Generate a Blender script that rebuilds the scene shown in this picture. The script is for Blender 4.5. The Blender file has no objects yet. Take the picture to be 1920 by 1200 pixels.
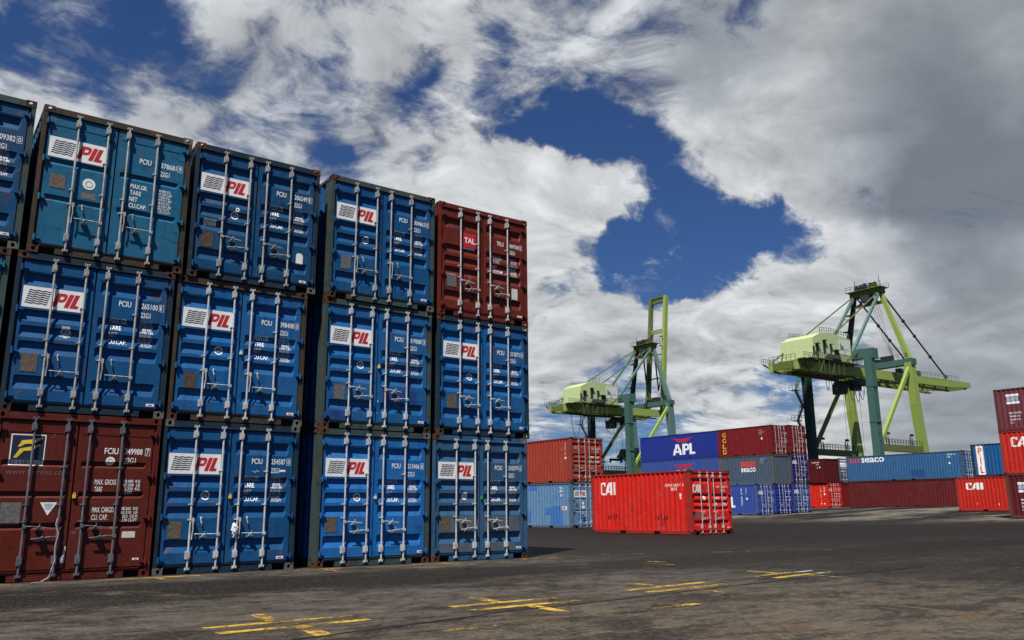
import bpy, bmesh, math, random
from mathutils import Vector, Matrix

random.seed(7)
scene = bpy.context.scene
COL = scene.collection
R = math.radians

# ------------------------------------------------------------------ camera
cam_data = bpy.data.cameras.new('camera')
cam = bpy.data.objects.new('camera', cam_data)
COL.objects.link(cam)
cam_data.sensor_width = 36.0
cam_data.lens = 36.0 * 1567.4 / 1920.0
cam_data.clip_start = 0.05
cam_data.clip_end = 6000.0
_Z = Matrix.Rotation(R(-36.244), 3, 'Z')
_X = Matrix.Rotation(R(12.843), 3, 'X')
_Y = Matrix.Rotation(R(0.431), 3, 'Y')
_M = _Z @ _X @ _Y                      # columns: right, forward, up
_rt, _fw, _up = _M.col[0], _M.col[1], _M.col[2]
_C = Matrix(((_rt[0], _up[0], -_fw[0]), (_rt[1], _up[1], -_fw[1]), (_rt[2], _up[2], -_fw[2])))
cam.matrix_world = Matrix.Translation((-11.509, -15.117, 1.011)) @ _C.to_4x4()
scene.camera = cam

# ------------------------------------------------------------------ light
scene.view_settings.view_transform = 'Standard'
scene.view_settings.look = 'None'
scene.view_settings.exposure = 0.45
scene.view_settings.gamma = 1.0

SUN_DIR = Vector((-0.4002, -0.2900, 0.8693))
SUN_ELEV = math.asin(SUN_DIR.z)
SUN_ROT = math.atan2(SUN_DIR.x, SUN_DIR.y) % (2 * math.pi)
sun_data = bpy.data.lights.new('sun', 'SUN')
sun_data.energy = 5.0
sun_data.angle = R(0.5)
sun_data.color = (1.0, 0.95, 0.87)
sun = bpy.data.objects.new('sun', sun_data)
COL.objects.link(sun)
sun.rotation_euler = (-SUN_DIR).to_track_quat('-Z', 'Y').to_euler()
sun.location = SUN_DIR * 200

# cloud banks, gaps and grey masses: direction on the sky, angular size, amount
BANKS = [(0.0814,0.8809,0.4662,0.0957,-0.26),(0.1289,0.8653,0.4844,0.0702,-0.19),(0.1786,0.8615,0.4752,0.0574,-0.19),(0.0490,0.8982,0.4368,0.0447,-0.19),(0.2258,0.8513,0.4737,0.0447,-0.15),(0.2863,0.8247,0.4878,0.0574,-0.17),(0.3292,0.7958,0.5082,0.0287,-0.15),(0.3529,0.8031,0.4801,0.0287,-0.19),(0.3429,0.7726,0.5343,0.0255,0.20),(0.1081,0.8994,0.4236,0.0383,-0.15),(0.2484,0.8742,0.4172,0.0255,-0.14),(0.3162,0.8518,0.4176,0.0447,-0.20),(0.3493,0.8453,0.4043,0.0287,-0.19),(0.4240,0.7710,0.4751,0.0479,-0.22),(0.4560,0.7647,0.4554,0.0415,-0.19),(0.5066,0.7461,0.4322,0.0383,-0.19),(0.5004,0.7046,0.5031,0.0319,-0.19),(0.5337,0.7253,0.4349,0.0383,-0.19),(0.5820,0.6862,0.4363,0.0479,-0.34),(0.6296,0.6570,0.4146,0.0479,-0.34),(0.6697,0.6290,0.3947,0.0574,-0.42),(0.7079,0.6091,0.3576,0.0606,-0.42),(0.7444,0.5706,0.3469,0.0511,-0.36),(0.7717,0.5586,0.3041,0.0574,-0.42),(0.7305,0.6085,0.3100,0.0606,-0.42),(0.6882,0.6620,0.2969,0.0511,-0.42),(0.6393,0.7105,0.2940,0.0383,-0.30),(0.7033,0.6616,0.2601,0.0255,-0.34),(0.7322,0.6300,0.2588,0.0287,-0.34),(0.7625,0.5395,0.3571,0.0287,-0.30),(0.7910,0.5297,0.3061,0.0447,-0.34),(0.8228,0.4848,0.2966,0.0255,-0.21),(0.6116,0.7477,0.2587,0.0223,-0.21),(0.6645,0.6715,0.3279,0.0383,-0.26),(0.8712,0.3607,0.3330,0.0287,-0.10),(0.8284,0.5256,0.1933,0.0383,-0.34),(0.8446,0.4958,0.2020,0.0319,-0.30),(0.7947,0.5910,0.1386,0.0351,-0.32),(0.8526,0.5108,0.1098,0.0383,-0.26),(0.6805,0.7287,0.0769,0.0766,-0.24),(0.6079,0.7881,0.0969,0.0574,-0.17),(0.6894,0.5044,0.5200,0.0287,-0.30),(0.6961,0.4879,0.5267,0.0255,-0.26),(0.2534,0.8072,0.5331,0.0255,-0.12),(0.5796,0.7248,0.3725,0.0255,-0.09),(0.6344,0.6832,0.3615,0.0479,0.45),(0.6039,0.7154,0.3515,0.0511,0.40),(0.5697,0.7325,0.3728,0.0383,0.35),(0.6607,0.6665,0.3454,0.0287,0.30),(0.7138,0.6354,0.2946,0.0179,0.30),(0.7434,0.5965,0.3027,0.0255,0.25),(0.6314,0.7210,0.2854,0.0383,0.40),(0.7309,0.6283,0.2666,0.0160,0.25),(0.8144,0.4757,0.3324,0.0479,0.30),(0.7921,0.4830,0.3733,0.0766,0.20),(0.6967,0.5525,0.4576,0.1276,0.25),(0.7729,0.4357,0.4612,0.1595,0.35),(0.8374,0.3320,0.4342,0.1595,0.40),(0.8916,0.3818,0.2434,0.1276,0.30),(0.7699,0.5930,0.2359,0.0574,0.20),(0.8030,0.5443,0.2429,0.0638,0.30),(0.7152,0.6681,0.2050,0.0957,0.30),(0.6233,0.7535,0.2091,0.0957,0.30),(0.8442,0.4705,0.2570,0.0957,0.30),(0.2499,0.8645,0.4361,0.0383,0.15),(0.2943,0.8027,0.5188,0.0383,0.20),(0.3730,0.7667,0.5225,0.0383,0.20),(0.4579,0.7229,0.5175,0.0383,0.25),(0.2282,0.8301,0.5087,0.0255,0.10),(0.4898,0.7827,0.3842,0.0830,0.35),(0.5534,0.7532,0.3556,0.0638,0.30),(0.1966,0.8772,0.4380,0.0447,0.20),(0.0669,0.9087,0.4120,0.0447,0.15),(0.3967,0.8079,0.4359,0.0383,0.20),(0.3333,0.8651,0.3747,0.0383,0.20),(0.8481,0.5245,0.0757,0.0574,0.30),(0.7832,0.6175,0.0736,0.0511,0.20),(0.8869,0.4562,0.0724,0.0957,0.30),(0.1249,0.9026,0.4119,0.0574,0.22),(0.2270,0.8276,0.5134,0.0383,0.22),(0.2953,0.8427,0.4501,0.0447,0.18),(0.1867,0.8938,0.4077,0.0511,0.22),(0.1500,0.8855,0.4397,0.0383,0.15),(0.3921,0.7762,0.4938,0.0319,0.20),(0.4737,0.7469,0.4666,0.0255,0.15),(0.0722,0.9229,0.3782,0.0574,0.20),(0.7217,0.6359,0.2733,0.0319,-0.20),(0.6749,0.6852,0.2741,0.0319,-0.25),(0.7778,0.5314,0.3356,0.0319,-0.20),(0.6346,0.7147,0.2942,0.0447,-0.30),(0.6822,0.6744,0.2826,0.0511,-0.30),(0.7220,0.6265,0.2937,0.0511,-0.20),(0.5764,0.6891,0.4392,0.0447,-0.20),(0.8629,0.4549,0.2203,0.0957,0.25),(0.8539,0.5172,0.0581,0.0447,0.30),(0.7305,0.6085,0.3100,0.0255,0.28),(0.6988,0.6458,0.3076,0.0191,0.20),(0.7447,0.5798,0.3305,0.0191,0.22),(0.6251,0.6711,0.3986,0.0223,0.20),(0.7669,0.5706,0.2937,0.0223,0.20),(0.7147,0.6080,0.3457,0.0160,0.18),(0.7805,0.5344,0.3244,0.0191,0.20),(0.6738,0.6837,0.2801,0.0160,0.20),(0.9083,0.4104,0.0810,0.0766,0.20)]
GREY = [(0.8417,0.3240,0.4319,0.1659,0.34),(0.8672,0.3694,0.3339,0.1149,0.14),(0.8903,0.3608,0.2780,0.1021,0.22),(0.8508,0.4404,0.2867,0.0766,0.10),(0.6772,0.5158,0.5247,0.0766,0.30),(0.9031,0.4056,0.1412,0.1085,0.22),(0.8072,0.4324,0.4019,0.1021,0.12),(0.5235,0.6692,0.5274,0.0766,0.10),(0.6358,0.5717,0.5186,0.0766,0.12),(0.9083,0.4174,0.0270,0.1276,0.20),(0.0504,0.8738,0.4837,0.1276,0.10),(0.3146,0.8301,0.4604,0.1787,0.13),(0.1384,0.9098,0.3913,0.0957,0.08),(0.6749,0.7180,0.1702,0.0957,0.10)]

CLOUD_W = (5.15, 5.15, 5.15)


class NT:
    """small helper for node trees"""
    def __init__(self, tree):
        self.t = tree
        tree.nodes.clear()

    def n(self, kind, **kw):
        nd = self.t.nodes.new(kind)
        for k, v in kw.items():
            setattr(nd, k, v)
        return nd

    def link(self, a, b):
        self.t.links.new(a, b)

    def val(self, sock, v):
        if isinstance(v, bpy.types.NodeSocket):
            self.link(v, sock)
        else:
            sock.default_value = v

    def math(self, op, a, b=0.0, c=0.0, clamp=False):
        nd = self.n('ShaderNodeMath', operation=op, use_clamp=clamp)
        self.val(nd.inputs[0], a)
        self.val(nd.inputs[1], b)
        self.val(nd.inputs[2], c)
        return nd.outputs[0]

    def vmath(self, op, a, b=(0, 0, 0)):
        nd = self.n('ShaderNodeVectorMath', operation=op)
        self.val(nd.inputs[0], a)
        self.val(nd.inputs[1], b)
        return nd.outputs['Value'] if op in ('DOT_PRODUCT', 'LENGTH') else nd.outputs[0]

    def noise(self, vec, scale, detail=5.0, rough=0.55, dist=0.0):
        nd = self.n('ShaderNodeTexNoise')
        self.val(nd.inputs['Vector'], vec)
        self.val(nd.inputs['Scale'], scale)
        self.val(nd.inputs['Detail'], detail)
        self.val(nd.inputs['Roughness'], rough)
        self.val(nd.inputs['Distortion'], dist)
        return nd.outputs[0]

    def step(self, v, lo, hi, a=0.0, b=1.0):
        nd = self.n('ShaderNodeMapRange', interpolation_type='SMOOTHSTEP')
        self.val(nd.inputs[0], v)
        nd.inputs[1].default_value = lo
        nd.inputs[2].default_value = hi
        nd.inputs[3].default_value = a
        nd.inputs[4].default_value = b
        return nd.outputs[0]

    def lin(self, v, lo, hi, a=0.0, b=1.0):
        nd = self.n('ShaderNodeMapRange')
        self.val(nd.inputs[0], v)
        nd.inputs[1].default_value = lo
        nd.inputs[2].default_value = hi
        nd.inputs[3].default_value = a
        nd.inputs[4].default_value = b
        return nd.outputs[0]

    def mix(self, f, a, b, blend='MIX'):
        nd = self.n('ShaderNodeMix', data_type='RGBA', blend_type=blend)
        self.val(nd.inputs[0], f)
        for s, v in ((nd.inputs[6], a), (nd.inputs[7], b)):
            if isinstance(v, bpy.types.NodeSocket):
                self.link(v, s)
            else:
                s.default_value = (v[0], v[1], v[2], 1.0)
        return nd.outputs[2]

    def scale(self, vec, s):
        nd = self.n('ShaderNodeMapping')
        self.val(nd.inputs[0], vec)
        nd.inputs['Scale'].default_value = s
        return nd.outputs[0]


# ------------------------------------------------------------------ sky
world = bpy.data.worlds.new('World')
scene.world = world
world.use_nodes = True
w = NT(world.node_tree)
sky = w.n('ShaderNodeTexSky', sky_type='NISHITA')
sky.sun_disc = False
sky.sun_elevation = SUN_ELEV
sky.sun_rotation = SUN_ROT
sky.altitude = 0.0
sky.air_density = 1.0
sky.dust_density = 0.6
sky.ozone_density = 2.5
d = w.n('ShaderNodeTexCoord').outputs['Generated']
d = w.vmath('NORMALIZE', d)
sep = w.n('ShaderNodeSeparateXYZ')
w.link(d, sep.inputs[0])
dz = w.math('ADD', w.math('MAXIMUM', sep.outputs[2], 0.0), 0.21)
comb = w.n('ShaderNodeCombineXYZ')
w.link(w.math('DIVIDE', sep.outputs[0], dz), comb.inputs[0])
w.link(w.math('DIVIDE', sep.outputs[1], dz), comb.inputs[1])
comb.inputs[2].default_value = 3.7
p0 = comb.outputs[0]
# warp the layer so that the clouds curl
wn = w.n('ShaderNodeTexNoise')
wn.inputs['Scale'].default_value = 1.6
wn.inputs['Detail'].default_value = 4
w.link(p0, wn.inputs['Vector'])
warp = w.vmath('MULTIPLY', w.vmath('SUBTRACT', wn.outputs[1], (0.5, 0.5, 0.5)), (0.5, 0.5, 0.0))
p = w.vmath('ADD', p0, warp)
p_sun = w.vmath('ADD', p, (-0.075, -0.055, 0.0))


def blob_sum(items, start):
    acc = start
    for x, y, z, r, a in items:
        dt = w.vmath('DOT_PRODUCT', d_warp, (x, y, z))
        acc = w.math('ADD', acc, w.step(dt, math.cos(r * 1.35), math.cos(r * 0.25), 0.0, a))
    return acc


dw = w.n('ShaderNodeTexNoise')
dw.inputs['Scale'].default_value = 7.0
dw.inputs['Detail'].default_value = 6
dw.inputs['Roughness'].default_value = 0.6
w.link(d, dw.inputs['Vector'])
d_warp = w.vmath('NORMALIZE', w.vmath('ADD', d, w.vmath('MULTIPLY', w.vmath('SUBTRACT', dw.outputs[1], (0.5, 0.5, 0.5)), (0.17, 0.17, 0.17))))

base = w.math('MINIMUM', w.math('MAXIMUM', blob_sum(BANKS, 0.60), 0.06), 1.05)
grey = w.math('MINIMUM', blob_sum(GREY, 0.0), 0.62)
# clear round the sun; unseen cloud behind and overhead removed to lower ambient light
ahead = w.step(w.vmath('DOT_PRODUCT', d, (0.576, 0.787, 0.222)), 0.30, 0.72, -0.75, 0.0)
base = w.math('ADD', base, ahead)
fb = w.noise(p, 2.3, 14.0, 0.62, 0.12)
fb_s = w.noise(p_sun, 2.3, 7.0, 0.60, 0.12)
fine = w.noise(w.scale(p, (1.0, 1.5, 1.0)), 6.2, 13.0, 0.66, 0.08)
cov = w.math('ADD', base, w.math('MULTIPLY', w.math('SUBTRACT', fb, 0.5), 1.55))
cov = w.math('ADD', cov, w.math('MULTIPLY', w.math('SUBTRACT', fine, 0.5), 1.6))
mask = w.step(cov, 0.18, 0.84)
thick = w.step(cov, 0.60, 1.35)
thin = w.step(cov, 0.75, 0.30)
# light on the clouds: bright towards the sun, greyer where they are thick
lit = w.math('SUBTRACT', fb, fb_s)
calm = w.math('SUBTRACT', 1.0, w.math('MULTIPLY', grey, 1.35))
tone = w.math('ADD', 0.92, w.math('MULTIPLY', w.math('MULTIPLY', lit, 2.3), calm))
tone = w.math('SUBTRACT', tone, w.math('MULTIPLY', thick, 0.10))
tone = w.math('SUBTRACT', tone, w.math('MULTIPLY', thin, 0.22))
tone = w.math('ADD', tone, w.math('MULTIPLY', w.math('MULTIPLY', w.math('SUBTRACT', fine, 0.5), 0.8), calm))
tone = w.math('MULTIPLY', w.math('MINIMUM', w.math('MAXIMUM', tone, 0.30), 1.22), w.math('SUBTRACT', 1.0, grey))
tint = w.mix(w.math('MULTIPLY', grey, 1.5, clamp=True), (0.95, 0.98, 1.0), (0.78, 0.89, 1.06))
cloud = w.vmath('MULTIPLY', tint, CLOUD_W)
tone3 = w.n('ShaderNodeCombineXYZ')
for i in range(3):
    w.link(tone, tone3.inputs[i])
cloud = w.vmath('MULTIPLY', cloud, tone3.outputs[0])
blue = w.vmath('MULTIPLY', sky.outputs[0], (0.20, 0.305, 0.485))
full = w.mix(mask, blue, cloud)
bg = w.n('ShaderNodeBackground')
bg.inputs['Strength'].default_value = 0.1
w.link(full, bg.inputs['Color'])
out = w.n('ShaderNodeOutputWorld')
w.link(bg.outputs[0], out.inputs[0])

# ------------------------------------------------------------------ materials
MATS = {}


def new_mat(name):
    m = bpy.data.materials.new(name)
    m.use_nodes = True
    return m, NT(m.node_tree)


def finish(m, t, col, rough=0.5, metal=0.0, bump=None, bstr=0.2, spec=0.4, bdist=0.02):
    b = t.n('ShaderNodeBsdfPrincipled')
    t.val(b.inputs['Base Color'], col if isinstance(col, bpy.types.NodeSocket) else (col[0], col[1], col[2], 1.0))
    t.val(b.inputs['Roughness'], rough)
    b.inputs['Metallic'].default_value = metal
    b.inputs['Specular IOR Level'].default_value = spec
    if bump is not None:
        bn = t.n('ShaderNodeBump')
        bn.inputs['Strength'].default_value = bstr
        bn.inputs['Distance'].default_value = bdist
        t.link(bump, bn.inputs['Height'])
        t.link(bn.outputs[0], b.inputs['Normal'])
    o = t.n('ShaderNodeOutputMaterial')
    t.link(b.outputs[0], o.inputs[0])
    return m


def paint(name, rgb, rust=0.5, fade=0.25, grime=0.4, rough=0.52, chips=0.5, patch=None):
    """weathered container paint: faded areas, grime running down, rust spots and scratches"""
    key = ('paint', name)
    if key in MATS:
        return MATS[key]
    m, t = new_mat(name)
    tc = t.n('ShaderNodeTexCoord').outputs['Object']
    rnd = t.n('ShaderNodeObjectInfo').outputs['Random']
    off = t.n('ShaderNodeCombineXYZ')
    for i, k in enumerate((37.0, 53.0, 11.0)):
        t.link(t.math('MULTIPLY', rnd, k), off.inputs[i])
    v = t.vmath('ADD', tc, off.outputs[0])
    big = t.noise(v, 0.9, 5, 0.6)
    mid = t.noise(v, 4.5, 8, 0.65, 0.4)
    fine_ = t.noise(v, 28.0, 6, 0.65)
    run = t.noise(t.scale(v, (7.0, 7.0, 0.55)), 1.3, 6, 0.6)
    g = sum(rgb) / 3.0
    faded = tuple(c * 0.72 + (g * 0.6 + 0.02) * 0.38 for c in rgb)
    dark = tuple(c * 0.62 for c in rgb)
    col = t.mix(t.step(big, 0.35, 0.72), rgb, t.mix(fade, rgb, faded))
    col = t.mix(t.math('MULTIPLY', t.step(run, 0.50, 0.75), grime), col, (dark[0] * .8 + .008, dark[1] * .8 + .007, dark[2] * .8 + .005))
    col = t.mix(t.math('MULTIPLY', t.step(run, 0.47, 0.28), fade * 0.8), col, faded)
    sm = t.noise(t.scale(v, (1.6, 1.6, 2.6)), 1.5, 9, 0.72, 0.8)
    col = t.mix(t.math('MULTIPLY', t.step(sm, 0.56, 0.68), min(1.0, grime * 1.2)), col, (dark[0] * .55 + .006, dark[1] * .55 + .006, dark[2] * .55 + .006))
    col = t.mix(t.math('MULTIPLY', t.step(sm, 0.42, 0.33), min(1.0, fade * 1.6)), col, tuple(c * .9 + .02 for c in faded))
    sc = t.math('MULTIPLY', t.step(mid, 0.65, 0.69), chips)
    col = t.mix(sc, col, (0.16, 0.15, 0.14))
    rmask = t.math('ADD', t.math('MULTIPLY', mid, 0.75), t.math('MULTIPLY', fine_, 0.30))
    rm = t.step(rmask, 0.765 - 0.26 * rust, 0.84 - 0.26 * rust)
    rcol = t.mix(fine_, (0.035, 0.014, 0.008), (0.16, 0.055, 0.02))
    col = t.mix(rm, col, rcol)
    runs = t.noise(t.scale(v, (16.0, 16.0, 0.9)), 1.0, 5, 0.55)
    src = t.noise(t.scale(v, (1.5, 1.5, 1.1)), 1.0, 4, 0.6)
    rr = t.math('MULTIPLY', t.step(runs, 0.57, 0.68), t.step(src, 0.47, 0.60))
    col = t.mix(t.math('MULTIPLY', rr, min(1.0, 0.25 + rust)), col, (0.085, 0.032, 0.014))
    ro = t.math('ADD', rough, t.math('MULTIPLY', t.math('SUBTRACT', mid, 0.5), 0.35))
    ro = t.math('ADD', ro, t.math('MULTIPLY', rm, 0.3), clamp=True)
    bump = t.math('ADD', t.math('MULTIPLY', big, 1.0), t.math('MULTIPLY', mid, 0.12))
    MATS[key] = finish(m, t, col, ro, 0.0, bump, 0.55, 0.22, 0.05)
    return m


def plain(name, rgb, rough=0.6, metal=0.0, var=0.25, scale=6.0, spec=0.4):
    key = ('plain', name)
    if key in MATS:
        return MATS[key]
    m, t = new_mat(name)
    tc = t.n('ShaderNodeTexCoord').outputs['Object']
    n = t.noise(tc, scale, 7, 0.65)
    n2 = t.noise(tc, scale * 7, 4, 0.6)
    a = tuple(c * (1 - var) for c in rgb)
    b = tuple(min(1.0, c * (1 + var * .6)) for c in rgb)
    col = t.mix(t.step(t.math('ADD', t.math('MULTIPLY', n, .7), t.math('MULTIPLY', n2, .3)), 0.35, 0.65), a, b)
    MATS[key] = finish(m, t, col, rough, metal, n2, 0.15, spec, 0.004)
    return m


def stencil(name, rgb, wear=0.5):
    """lettering paint or vinyl, worn through in places"""
    key = ('stencil', name)
    if key in MATS:
        return MATS[key]
    m, t = new_mat(name)
    tc = t.n('ShaderNodeTexCoord').outputs['Object']
    n = t.noise(tc, 9.0, 8, 0.7, 0.3)
    n2 = t.noise(tc, 2.0, 4, 0.6)
    col = t.mix(t.step(n2, .35, .7), rgb, tuple(c * .78 for c in rgb))
    b = t.n('ShaderNodeBsdfPrincipled')
    t.link(col, b.inputs['Base Color'])
    b.inputs['Roughness'].default_value = 0.55
    tr = t.n('ShaderNodeBsdfTransparent')
    mx = t.n('ShaderNodeMixShader')
    t.link(t.step(n, 0.62 - .12 * wear + .1, 0.70 - .12 * wear + .1, 0.0, wear), mx.inputs[0])
    t.link(b.outputs[0], mx.inputs[1])
    t.link(tr.outputs[0], mx.inputs[2])
    o = t.n('ShaderNodeOutputMaterial')
    t.link(mx.outputs[0], o.inputs[0])
    MATS[key] = m
    return m


M_BLACK = plain('dark_rubber', (0.012, 0.012, 0.012), 0.8)
M_VOID = plain('dark_recess', (0.004, 0.004, 0.004), 1.0)
M_GALV = plain('galvanised_steel', (0.50, 0.51, 0.50), 0.5, 0.15, 0.35, 9.0)
M_GALV_WARM = plain('dull_galvanised_steel', (0.36, 0.355, 0.34), 0.55, 0.15, 0.4, 9.0)
M_DARKROD = plain('dark_grey_steel', (0.115, 0.125, 0.14), 0.5, 0.1, 0.35, 9.0)
M_REDROD = plain('pale_rod_paint', (0.46, 0.44, 0.42), 0.5, 0.0, 0.4, 9.0)
M_WHITE = stencil('white_stencil_paint', (0.88, 0.88, 0.86), 0.25)
M_FAINT = stencil('worn_white_stencil_paint', (0.42, 0.43, 0.44), 0.75)
M_SIGNW = plain('white_vinyl', (0.80, 0.79, 0.75), 0.5, 0.0, 0.07, 3.0)
M_SIGNR = plain('red_vinyl', (0.52, 0.018, 0.022), 0.5, 0.0, 0.2, 5.0)
M_SIGNB = plain('navy_vinyl', (0.012, 0.018, 0.055), 0.5, 0.0, 0.2, 5.0)
M_YEL = plain('yellow_vinyl', (0.78, 0.55, 0.03), 0.5, 0.0, 0.2, 5.0)
M_PLATE = plain('weathered_brown_plate', (0.155, 0.12, 0.085), 0.55, 0.3, 0.45, 22.0)
M_PLATEG = plain('grey_metal_plate', (0.19, 0.18, 0.165), 0.5, 0.4, 0.4, 22.0)
M_PLATED = plain('dark_bronze_plate', (0.10, 0.070, 0.045), 0.6, 0.3, 0.6, 18.0)
M_PAPER = plain('faded_paper', (0.62, 0.60, 0.54), 0.8, 0.0, 0.25, 14.0)
M_CASTRUST = paint('rusty_casting', (0.036, 0.026, 0.019), 0.95, 0.3, 0.6)
M_CASTORANGE = paint('orange_rust_casting', (0.070, 0.034, 0.018), 1.0, 0.5, 0.7)
M_CASTGREY = paint('grey_casting', (0.12, 0.115, 0.10), 0.7, 0.4, 0.6)

# ------------------------------------------------------------------ mesh helpers
class MB:
    def __init__(self):
        self.v, self.f, self.mi = [], [], []
        self.mats = []

    def slot(self, m):
        if m is None:
            return 0
        if m not in self.mats:
            self.mats.append(m)
        return self.mats.index(m)

    def add(self, verts, faces, m=None):
        k = len(self.v)
        s = self.slot(m)
        self.v += [tuple(p) for p in verts]
        for f in faces:
            self.f.append(tuple(i + k for i in f))
            self.mi.append(s)

    def box(self, x0, x1, y0, y1, z0, z1, m=None):
        vs = [(x, y, z) for z in (z0, z1) for y in (y0, y1) for x in (x0, x1)]
        self.add(vs, [(0, 2, 3, 1), (4, 5, 7, 6), (0, 1, 5, 4), (2, 6, 7, 3), (0, 4, 6, 2), (1, 3, 7, 5)], m)

    def beam(self, a, b, wd, ht=None, m=None, up=(0, 0, 1), w2=None, h2=None):
        ht = wd if ht is None else ht
        w2 = wd if w2 is None else w2
        h2 = ht if h2 is None else h2
        a, b = Vector(a), Vector(b)
        ax = (b - a).normalized()
        u = Vector(up)
        if abs(ax.dot(u)) > 0.98:
            u = Vector((1, 0, 0))
        s = ax.cross(u).normalized()
        u = s.cross(ax).normalized()
        vs = []
        for q, ww, hh in ((a, wd, ht), (b, w2, h2)):
            for i, j in ((-1, -1), (1, -1), (1, 1), (-1, 1)):
                vs.append(q + s * (i * ww / 2) + u * (j * hh / 2))
        self.add(vs, [(0, 3, 2, 1), (4, 5, 6, 7), (0, 1, 5, 4), (1, 2, 6, 5), (2, 3, 7, 6), (3, 0, 4, 7)], m)

    def tube(self, pts, r, n=8, m=None, cap=True):
        pts = [Vector(q) for q in pts]
        rings = []
        for i, q in enumerate(pts):
            t = (pts[min(i + 1, len(pts) - 1)] - pts[max(i - 1, 0)]).normalized()
            u = Vector((0, 0, 1)) if abs(t.z) < 0.9 else Vector((1, 0, 0))
            s = t.cross(u).normalized()
            u = s.cross(t).normalized()
            rings.append([q + s * (r * math.cos(2 * math.pi * k / n)) + u * (r * math.sin(2 * math.pi * k / n)) for k in range(n)])
        vs = [q for g in rings for q in g]
        fs = []
        for i in range(len(pts) - 1):
            for k in range(n):
                fs.append((i * n + k, i * n + (k + 1) % n, (i + 1) * n + (k + 1) % n, (i + 1) * n + k))
        if cap:
            fs.append(tuple(reversed(range(n))))
            fs.append(tuple((len(pts) - 1) * n + k for k in range(n)))
        self.add(vs, fs, m)

    def extrude(self, poly, y0, y1, m=None):
        """poly in x,z, extruded along y"""
        n = len(poly)
        vs = [(x, y0, z) for x, z in poly] + [(x, y1, z) for x, z in poly]
        fs = [tuple(range(n)), tuple(reversed(range(n, 2 * n)))]
        for i in range(n):
            j = (i + 1) % n
            fs.append((i, i + n, j + n, j))
        self.add(vs, fs, m)

    def mesh(self, name, m=None):
        me = bpy.data.meshes.new(name)
        me.from_pydata(self.v, [], self.f)
        if m is not None and not self.mats:
            self.mats = [m]
        for q in self.mats:
            me.materials.append(q)
        if len(self.mats) > 1:
            me.polygons.foreach_set('material_index', self.mi)
        bm = bmesh.new()
        bm.from_mesh(me)
        bmesh.ops.recalc_face_normals(bm, faces=bm.faces)
        bm.to_mesh(me)
        bm.free()
        me.update()
        return me

    def build(self, name, m=None, parent=None, smooth=False):
        me = self.mesh(name, m)
        if smooth:
            me.polygons.foreach_set('use_smooth', [True] * len(me.polygons))
        return obj(name, me, parent)


def obj(name, me, parent=None):
    o = bpy.data.objects.new(name, me)
    COL.objects.link(o)
    if parent is not None:
        o.parent = parent
    return o


def tag(o, label=None, cat=None, group=None, kind=None):
    if label:
        o['label'] = label
    if cat:
        o['category'] = cat
    if group:
        o['group'] = group
    if kind:
        o['kind'] = kind
    return o


def thing(name, loc, label, cat, group=None, rz=0.0):
    o = bpy.data.objects.new(name, None)
    o.empty_display_size = 0.3
    COL.objects.link(o)
    o.location = loc
    o.rotation_euler = (0, 0, rz)
    return tag(o, label, cat, group)


def sstep(x, a, b):
    t = min(1.0, max(0.0, (x - a) / (b - a)))
    return t * t * (3 - 2 * t)


def ground_z(x, y):
    """the yard is level by the near stacks and rises very gently towards the quay"""
    if x <= 24:
        z = 0.0
    elif x <= 40:
        z = 0.028 * (x - 24) ** 2 / 32.0
    elif x <= 98:
        z = 0.028 * (x - 32)
    else:
        z = 0.028 * 66
    return z * (1.0 - 0.88 * sstep(y, 95, 150))


# ------------------------------------------------------------------ lettering
_text_cache = {}


def text_mesh(s, bold=0.0, shear=0.0):
    """flat triangles of a string in its own units: (verts2d, faces)"""
    key = (s, bold, shear)
    if key in _text_cache:
        return _text_cache[key]
    cu = bpy.data.curves.new('text', 'FONT')
    cu.body = s
    cu.offset = bold
    cu.shear = shear
    cu.resolution_u = 3
    o = bpy.data.objects.new('text', cu)
    COL.objects.link(o)
    dg = bpy.context.evaluated_depsgraph_get()
    me = bpy.data.meshes.new_from_object(o.evaluated_get(dg))
    vs = [(v.co.x, v.co.y) for v in me.vertices]
    fs = [tuple(q.vertices) for q in me.polygons]
    bpy.data.objects.remove(o)
    bpy.data.curves.remove(cu)
    bpy.data.meshes.remove(me)
    _text_cache[key] = (vs, fs)
    return vs, fs


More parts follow.
